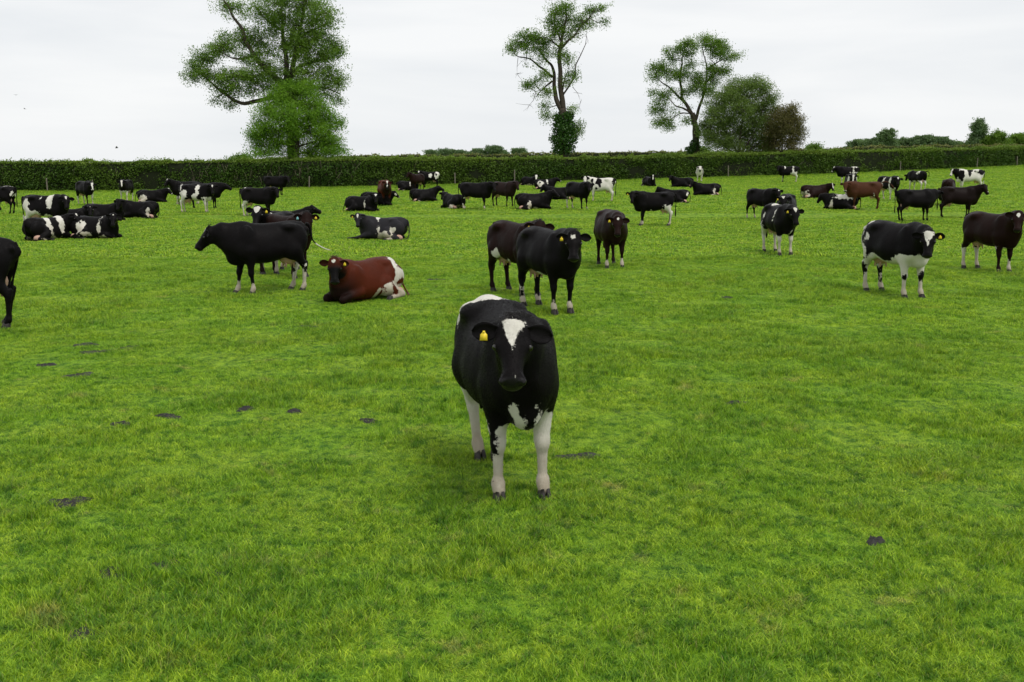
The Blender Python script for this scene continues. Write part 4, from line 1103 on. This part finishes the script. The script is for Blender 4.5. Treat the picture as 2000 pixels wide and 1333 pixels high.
# in front of the herd
cow(985, 938, 284, "black cow with white forehead triangle and white legs standing alone ahead of the herd",
    [TRI, ('e', -.54, -.14, 1.38, .18, .36, .24), ('e', -.72, .05, 1.34, .10, .16, .12)]+socks(.66, .58, .80, .80)+[('-e', .54, -.27, .50, .12, .088, .30), ('-e', .44, .27, .62, .10, .10, .14), ('e', .76, -.07, .62, .10, .05, .16), ('e', .80, .05, .58, .10, .022, .15), ('h', .49, .02, -.02, .015, .012, .03)],
    size=1.09, el=20, hp=42, neck=1.7, tags=Y_R, droop=6, nl=.52, gut=1.0, stance={'fl': (.0, .02), 'fr': (-.02, .0), 'hl': (.02, -.10), 'hr': (-.04, -.10)}, udder_size=.7, hairs=90000, wide=.95, vox=.012)
cow(527, 573, 214, 'large black cow standing side on with white pasterns, pale udder and tail swung out behind',
    [('h', .04, 0, .02, .09, .05, .05)]+socks(.24, .26, .45, .36)+[any_y(-.70, .55, .06, .2, -1)], look=184, el=6, hp=46, neck=.7, size=1.04, udder_size=1.1,
    tail=[(-.83, 0, 1.30), (-.90, 0, 1.30), (-.94, .0, 1.16), (-.95, .02, 1.02), (-1.0, .05, .93), (-1.10, .10, .86), (-1.22, .14, .80), (-1.32, .16, .78)], tail_tip=True, tail_r=[.036, .032, .022, .016, .013, .012, .010, .004], stance={'fl': (-.12, 0), 'fr': (.10, 0), 'hl': (-.05, 0), 'hr': (.06, 0)})
cow(714, 583, 234, "red brown cow lying down, black face, white heart brow mark, white patched rump",
    [('h', .07, 0, .01, .05, .04, .06), ('e', -.72, 0, 1.04, .30, 3, .36), ('e', -.45, .5, .74, .40, .4, .20), ('-e', -.70, .28, 1.18, .10, .25, .07), ('-e', -.60, .4, .90, .12, .3, .06), ('-e', -.34, .5, .78, .06, .3, .10), ('e', .05, .45, .70, .06, .4, .17)]+socks(1, 1, 1, 1), coat=RUST, lying=True, points=True, tags=Y_L, el=24, hp=58, size=1.0, hair='brown', side=1)
cow(1008, 574, 302, 'dark brown cow with a white flank patch standing half behind a black one',
    [any_y(-.30, .72, .09, .16, -1), any_y(-.80, .92, .04, .2, -1), ('belly', -.25, .1, .63)], coat=DARK, el=20, tags=Y_R, size=1.05, stance={'hl': (.0, .02), 'hr': (.02, .02)})
cow(1070, 605, 298, "black cow with small white star and mottled white feet, in front of dark brown cow",
    [STAR, any_y(.1, .60, .14, .06, -1)]+socks(.16, .20, .18, .34)+[('-e', -.60, -.25, .30, .06, .09, .1)], el=15, hp=55, tags=Y_R, size=1.05)
cow(1192, 521, 276, 'dark brown cow facing straight on with two white front feet and white brow fleck',
    [SPOT, ('e', .4, -.2, 1.36, .07, .07, .05)]+socks(.26, .20, 0, 0), coat=DARK, el=4, hp=58, tags=Y_R, size=1.03, gut=1.15, udder=False)
cow(1744, 577, 289, 'black cow with white legs and belly, speckled rump and broad white forehead patch',
    [('tri', .30, .10), ('h', .05, 0, -.02, .06, .10, .07), ('-h', .20, .01, .02, .022, .010, .05), ('-h', .16, -.02, .02, .012, .008, .05), ('belly', -.9, .9, .72), ('e', -.74, 0, 1.38, .12, .25, .10), ('e', -.80, -.1, .92, .13, .3, .36), ('e', -.52, -.25, 1.05, .06, .2, .09), ('e', -.60, -.25, .80, .14, .2, .14), ('e', -.66, -.2, 1.22, .03, .2, .12), ('e', .80, 0, .70, .14, .25, .16)]+socks(.80, .80, .3, .4)+[('-e', .56, .165, .42, .06, .07, .09), ('-e', .55, -.2, .40, .04, .05, .06), ('-e', -.70, -.2, .45, .12, .12, .18), ('-e', -.70, .2, .42, .12, .12, .26), ('-e', .5, .25, .26, .05, .06, .12)],
    el=4, hp=60, tags=Y_L, size=1.06, gut=1.08, stance={'hl': (.03, 0), 'hr': (0, 0)})
cow(1930, 530, 286, 'dark brown cow with white lower legs and small white brow patch near the speckled cow',
    [STAR]+socks(.30, .08, .5, .5)+[('e', .5, -.1, .62, .1, .1, .05)], coat=DARK, el=22, hp=56, tags=Y_L, size=1.03)
cow(-62, 640, 188, "black cow with a pale udder of which only the hindquarters are in view", [('e', -.40, 0, .66, .18, .18, .10)], look=180, udder_size=1.25, size=1.04, tail=[(-.82, 0, 1.29), (-.85, 0, 1.24), (-.86, -.03, 1.14), (-.80, -.07, .92), (-.72, -.08, .72), (-.70, -.08, .60), (-.69, -.08, .48), (-.69, -.08, .38)])
# behind the large black cow
cow(545, 533, 258, "black cow with white triangular brow facing over the back of the large black cow",
    [TRI, ('h', .46, -.06, -.1, .06, .03, .05), ('e', .5, .25, 1.25, .10, .2, .14)]+socks(.6, .6, .6, .6), el=33, hp=54, tags=Y_L, size=1.05, look=262, neck=.8)
cow(556, 540, 322, "dark brown cow, yellow and blue ear tags, looking over the large black cow's rump",
    [], coat=DARK, el=22, hp=56, tags={'l': 'y', 'r': 'b'}, size=1.03)
cow(558, 452, 12, 'black and brown cow lying with its head raised in profile behind the pair', [('e', .0, 0, 1.36, .05, .4, .2)], coat=BLACK, lying=True, look=-6, el=36, hp=22)
cow(752, 468, 172, 'grey black cow lying with white flank and belly and one foreleg stretched out',
    [HEART, ('e', .22, 0, 1.34, .06, .3, .10), ('e', -.10, .5, .72, .34, .5, .18), ('e', -.40, .5, .95, .12, .5, .10), ('-e', -.62, .4, .72, .10, .3, .1), ('e', .12, .5, .88, .05, .4, .16)], coat=(.017, .018, .022), lying=True, reach=1, tags=Y_R, el=28, hp=58, size=.98)
cow(706, 414, 338, 'black cow lying with a thin white shoulder stripe and white feet, brow patch', [HEART, ('e', .38, -.3, 1.05, .035, .3, .22)]+socks(1, 1, 0, 0), lying=True, el=26, size=1.0)
cow(735, 402, 0, 'black cow with a white muzzle lying close behind the one with a shoulder stripe', [MUZ, ('h', .2, -.1, -.1, .1, .05, .05)], lying=True, look=-10, el=20, hp=40, size=.97)
cow(752, 402, 287, 'rust red cow with a black face and white brow standing behind two lying cows', [HEART, ('h', .3, 0, 0, .1, .025, .05)], coat=RUST, points=True, el=12, size=1.0)
cow(796, 373, 355, 'black cow lying near the hedge with a white shoulder bar', [('e', .28, 0, 1.2, .05, 3, .2)]+socks(1, 1, 1, 1), lying=True, size=.97)
cow(815, 374, 238, "very dark cow standing head up near the hedge, in front of a patched one", [], coat=DARK, el=30, hp=48, size=.95, look=230, stance={'fl': (0, 0), 'fr': (.05, 0)})
cow(840, 368, 172, 'black and white patched cow standing side on close to the hedge, rump white', [('e', -.7, 0, 1.1, .22, 3, .35), ('e', -.1, 0, 1.05, .16, 3, .16), ('-e', -.62, 0, 1.15, .07, 3, .09), ('h', .1, 0, 0, .1, .06, .06)], el=22, size=.97)
cow(826, 394, 24, 'plain black cow lying with its head raised in profile below the standing pair', [('belly', -.6, .2, .62)], lying=True, look=-8, el=34, hp=24, size=.97)
cow(886, 407, 128, 'black cow lying with white on its haunch behind the legs of a standing black cow', [('e', -.5, 0, .72, .2, 3, .12)]+socks(0, 0, 1, 1), lying=True, look=120, el=26, size=.97)
cow(928, 411, 352, 'black cow standing side on with white forefeet beside another plain black one', [('e', -.5, 0, .62, .1, .3, .08)]+socks(.16, .20, .3, .3), look=290, el=15, tags=Y_R, size=1.0)
cow(983, 405, 318, 'plain brownish black cow standing with head turned, next to the one with white forefeet', [], coat=(.0145, .0095, .0090), look=300, el=17, tags=Y_R, size=.97)
cow(1034, 363, 318, 'black cow lying by the hedge with a white face and chest', [WFACE, ('e', .75, 0, .75, .2, .3, .2), ('belly', -.2, .6, .75)], lying=True, el=34, size=.97)
cow(1062, 370, 8, 'black and white cow lying with its head in profile and a white muzzle', [('e', -.35, 0, 1.05, .30, 3, .22), ('-e', -.4, 0, 1.1, .12, 3, .06), ('e', .25, 0, 1.2, .07, 3, .2), MUZ, ('-e', -.6, 0, .8, .1, 3, .1)], lying=True, look=-5, el=30, hp=28, size=.98)
cow(1040, 409, 8, 'black cow lying with a jagged white flank patch and pink udder', [('e', -.22, 0, .82, .10, 3, .20), ('e', .05, 0, .62, .22, 3, .07), ('belly', -.3, .3, .64)], lying=True, look=-20, el=32, hp=35, size=1.04)
cow(1092, 390, 178, 'black cow lying half hidden behind a standing black cow', [], lying=True, el=30, look=200, size=.97)
cow(1128, 410, 305, 'black cow standing with one white forefoot in front of a mostly white cow', [('e', -.5, 0, .6, .15, .25, .08)]+socks(.14, 0, .4, .5), el=13, look=275, size=1.0)
cow(1174, 395, 164, 'mostly white cow with black patches standing side on, black ringed white face', [('-h', .0, 0, -.05, .10, .2, .08), ('-h', .22, .12, -.08, .12, .04, .08), ('-h', .22, -.12, -.08, .12, .04, .08), ('-h', .5, 0, -.1, .07, .1, .1), ('-e', .12, 0, 1.14, .20, 3, .18), ('-e', .02, 0, .92, .08, 3, .10), ('-e', .52, 0, 1.0, .08, 3, .3), ('-e', -.80, 0, 1.2, .07, 3, .25), ('-e', .25, 0, .78, .05, 3, .06)], white_base=True, el=22, hp=56, size=1.0)
cow(1278, 442, 176, 'black cow standing side on with white feet, white udder and switching tail', [('e', -.44, .0, .74, .15, .4, .12), ('belly', -.35, .25, .605)]+socks(.22, .22, .85, .10)+[('-e', -.66, -.2, .5, .2, .15, .4)], el=15, hp=56, tags=Y_R, size=1.0, udder_size=1.1)
cow(1318, 396, 170, 'black cow lying behind the one with the white udder, small white rump spot', [('e', -.78, 0, 1.12, .06, 3, .09), ('belly', -.5, 0, .62)], lying=True, look=180, size=.95)
cow(1268, 364, 285, 'black cow lying near the hedge, narrow white blaze and white haunch', [('blaze', .035, .02), ('e', -.62, 0, .85, .1, 3, .3)]+socks(1, 1, 1, 1), lying=True, el=32, size=.97)
cow(1333, 366, 172, 'black cow lying with its head up behind another lying black cow', [('belly', -.2, .2, .62)]+socks(1, 0, 0, 0), lying=True, el=30, look=230, size=.97)
cow(1381, 382, 176, 'black cow lying with a white stripe over its thigh', [('e', -.42, 0, .85, .08, 3, .30), ('e', -.3, 0, .66, .16, 3, .06)], lying=True, el=30, look=220, size=1.0)
cow(1366, 356, 262, 'mostly white cow with a black nose standing head on close to the hedge', [('-h', .42, 0, -.1, .13, .12, .12), ('-e', .62, .18, .95, .12, .1, .22), ('-e', .62, -.2, 1.0, .1, .08, .16), ('-e', -.3, .25, 1.2, .25, .15, .15)], white_base=True, el=12, size=.98)
cow(1540, 358, 168, 'black cow with a white belt behind its middle standing side on near the hedge', [('e', -.35, 0, 1.08, .07, 3, .35), ('e', -.45, 0, .75, .3, 3, .16), ('e', .38, 0, 1.3, .06, 3, .12)]+socks(0, .7, .9, .9), el=16, size=.98)
cow(1485, 430, 300, 'black cow standing with white feet beside the cow with a heart on its brow', [SPOT]+socks(.10, .14, .26, .26), el=14, tags=Y_L, look=285, size=1.0)
cow(1533, 455, 248, 'black cow with a white heart on its brow and white hind legs behind another', [('tri', .14, .06)]+socks(.1, .1, .9, .9), el=10, tags=Y_R, size=1.02, gut=1.08)
cow(1518, 496, 278, 'black cow with four white legs and a white saddle patch facing straight on', [HEART, ('e', -.15, -.02, 1.38, .16, .16, .08), ('e', .30, -.28, 1.12, .028, .12, .13), ('e', -.38, -.33, .98, .03, .12, .13), ('e', .75, .05, .62, .1, .06, .1)]+socks(.52, .52, .8, .8), el=8, hp=60, tags=Y_R, size=1.03, look=276)
# far right group
cow(1590, 387, 6, 'dark brown cow lying with a tan and white haunch and white brow', [('e', -.66, 0, .85, .16, 3, .22), ('-e', -.60, 0, .95, .05, 3, .06), ('blaze', .03, .01)], coat=DARK, lying=True, look=285, el=26, size=1.0)
cow(1655, 362, 172, 'black cow with thin white rump lines and white brow standing side on', [TRI, MUZ, ('e', -.38, 0, 1.15, .06, 3, .22), ('e', -.6, 0, 1.34, .3, 3, .04), ('e', -.45, 0, .9, .25, 3, .05)]+socks(.5, .5, .4, .4), look=190, el=14, hp=50, size=1.0)
cow(1660, 384, 262, 'black and white cow with a full white blaze standing behind the brown cow', [BLAZE, MUZ, ('e', .55, .24, 1.1, .15, .08, .3), ('e', .55, -.26, 1.05, .15, .1, .35), ('e', -.3, .3, 1.1, .06, .2, .3)]+socks(.6, .2, .6, .6), el=12, hp=60, size=.98)
cow(1707, 356, 352, 'white rumped black patched cow standing side on by the hedge with its head hidden', [('e', -.72, 0, 1.15, .20, 3, .35), ('e', -.08, 0, 1.15, .18, 3, .3), ('-e', -.10, 0, 1.1, .06, 3, .08), ('e', .15, 0, 1.36, .2, 3, .05)]+socks(.8, .8, .9, .9), el=-25, look=350, size=.98)
cow(1733, 392, 288, "black cow with white shoulder stripes and white brow standing just beyond the brown cow's tail", [HEART, ('e', .48, -.26, 1.1, .07, .1, .35), ('e', -.1, -.3, 1.1, .08, .2, .3), ('e', .5, .28, .7, .1, .1, .15)]+socks(.4, .7, .7, .8), el=8, size=1.0)
cow(1686, 416, 168, 'brown cow with a pale ringed muzzle standing side on, tail lifted', [('h', .485, 0, -.08, .02, .1, .08)]+[('e', -.42, 0, .72, .06, .3, .10)], coat=TAN, el=10, hp=55, size=1.0, tail=[(-.83, 0, 1.30), (-.92, 0, 1.36), (-1.02, 0, 1.37), (-1.14, 0, 1.33), (-1.25, 0, 1.26), (-1.34, 0, 1.18), (-1.4, 0, 1.10), (-1.45, 0, 1.03)])
cow(1644, 416, 158, "black cow lying with a broad white band along its back beside the brown cow", [('e', -.15, 0, 1.22, .55, 3, .13), ('-e', .1, 0, 1.42, .4, 3, .08), ('e', .55, 0, .7, .1, 3, .3)], lying=True, look=150, el=10, hp=60, size=.98)
cow(1790, 374, 108, 'black cow seen from behind with a white hip and white legs, tail curled', [('e', -.3, .25, 1.30, .28, .16, .16), ('belly', -.9, .9, .66)]+socks(.7, .7, .72, .72), look=100, el=-10, size=.98, tail=[(-.83, 0, 1.30), (-.90, -.04, 1.36), (-.95, -.12, 1.34), (-.95, -.20, 1.26), (-.93, -.24, 1.16), (-.92, -.24, 1.08), (-.9, -.22, 1.02), (-.9, -.2, .96)])
cow(1892, 375, 172, 'white cow with black patches standing side on apart by the hedge', [('-e', .62, 0, 1.05, .22, 3, .30), ('-e', .98, 0, 1.2, .22, 3, .5), ('h', .10, 0, .0, .10, .07, .06), ('-e', .10, 0, 1.15, .10, 3, .22), ('-e', .02, 0, 1.30, .14, 3, .08), ('-e', -.22, 0, 1.22, .05, 3, .06), ('-e', -.66, 0, 1.2, .24, 3, .16), ('-e', .55, 0, .72, .08, 3, .1)], white_base=True, el=18, look=200, hp=54, size=1.06, tail_tip=True)
cow(1784, 434, 2, 'plain black cow standing side on with its head turned away beyond the speckled cow', [], look=35, el=8, hp=45, size=1.0, tags=Y_R)
cow(1868, 427, 350, 'reddish black cow standing side on with raised head beside the plain black cow', [('h', .42, 0, 0, .03, .1, .03)], coat=(.0075, .0048, .0045), look=300, el=26, tags=Y_L, size=1.02)
cow(1850, 402, 60, 'dark red brown cow mostly hidden behind the reddish black cow', [], coat=DARK, look=80, el=-20, size=1.0)
# far left group
cow(-48, 452, 350, "black cow with only head and neck in view behind the cow with pink udder", [SPOT], look=330, el=2, hp=58, size=1.0)
cow(2, 420, 178, "black cow with a thin white line over its rump, mostly hidden by other cows", [('e', -.55, 0, 1.39, .3, .06, .05), ('e', -.75, 0, 1.0, .06, 3, .12)], look=180, size=1.0)
cow(92, 456, 355, 'black cow with white shoulder and thigh patches and full pink udder standing side on', [('e', .32, 0, 1.22, .13, 3, .32), ('e', -.60, 0, .95, .13, 3, .30), ('e', -.35, 0, .68, .28, 3, .14), ('belly', -.5, .4, .62), ('e', -.05, 0, 1.2, .025, 3, .07), HEART]+socks(.5, .5, .8, .8), el=10, look=290, size=1.02, udder_size=1.4, tail_tip=True)
cow(92, 468, 58, 'black cow lying seen from behind with two slanting white bands', [('e', -.08, 0, 1.2, .10, 3, .7), ('e', .42, 0, 1.3, .10, 3, .5), HEART, MUZ, ('belly', -.6, .3, .66)], lying=True, look=-25, el=24, hp=45, size=.98)
cow(186, 466, 350, 'black cow lying with ragged white thigh and shoulder patches and pink udder', [('e', -.30, 0, 1.05, .17, 3, .20), ('e', -.12, 0, .78, .18, 3, .08), ('e', .38, 0, 1.05, .06, 3, .28), ('e', .5, 0, .68, .14, 3, .06), SPOT], lying=True, look=278, el=26, size=1.0)
cow(140, 444, 5, 'black cow with a tiny white brow spot lying behind the two patched cows', [SPOT], lying=True, look=285, el=28, size=.97)
cow(202, 433, 4, 'black cow lying with ears out among the lying group, plain coat', [], lying=True, look=262, el=34, size=1.0)
cow(276, 427, 178, 'black cow lying with white patches on its haunch facing the plain one', [('e', -.55, 0, .90, .12, 3, .18), ('-e', -.62, 0, .86, .06, 3, .09), ('belly', -.4, .3, .62)], lying=True, look=200, el=24, size=1.0)
cow(168, 401, 318, 'black cow with white blaze and white forelegs standing near the hedge, white muzzle', [BLAZE, MUZ, ('e', -.7, .1, 1.37, .1, .1, .05)]+socks(.75, .0, .5, .5), look=300, el=6, size=1.0, tags=Y_L)
cow(248, 394, 272, 'black and white cow standing head on near the hedge with a white blaze', [BLAZE, ('e', .45, -.26, 1.2, .1, .1, .2), ('belly', -.3, .9, .66)]+socks(.7, .7, .5, .5), el=12, size=.98)
cow(296, 396, 8, 'black cow lying with a large white thigh patch and its head in profile', [('e', -.42, 0, .86, .26, 3, .20), HEART, MUZ]+socks(1, 1, 0, 0), lying=True, look=-15, el=24, hp=38, size=1.0)
cow(366, 402, 212, 'black cow with a white brow standing behind the white bellied cow', [HEART, ('e', .3, .3, 1.3, .1, .1, .05)]+socks(.5, .5, .5, .5), el=30, hp=45, look=225, size=.98)
cow(384, 417, 356, 'white bellied black cow with a curved white shoulder stripe standing side on', [HEART, ('e', .20, 0, 1.15, .09, 3, .32), ('e', .05, 0, .78, .14, 3, .16), ('belly', -.7, .35, .66), ('e', -.50, 0, .92, .20, 3, .18), ('e', -.66, 0, 1.2, .05, 3, .14)]+socks(.75, .75, .8, .8)+[('-e', .50, 0, .65, .05, 3, .1)], el=12, look=282, size=1.02, udder_size=1.3)
cow(402, 409, 2, "black cow, head stretched out in profile with an ear tag, beyond the white bellied cow", [], look=-6, el=10, hp=28, tags=Y_R, size=1.0)
cow(505, 425, 354, 'black cow standing side on with one white hind leg and small white brow star', [SPOT, ('e', -.44, 0, .70, .14, .3, .10), ('e', -.6, 0, 1.39, .06, .1, .04)]+socks(0, 0, .55, .75), look=296, el=13, tags=Y_R, size=1.0)
cow(538, 383, 356, 'plain black cow standing side on close to the hedge', [], look=300, el=10, size=1.0)
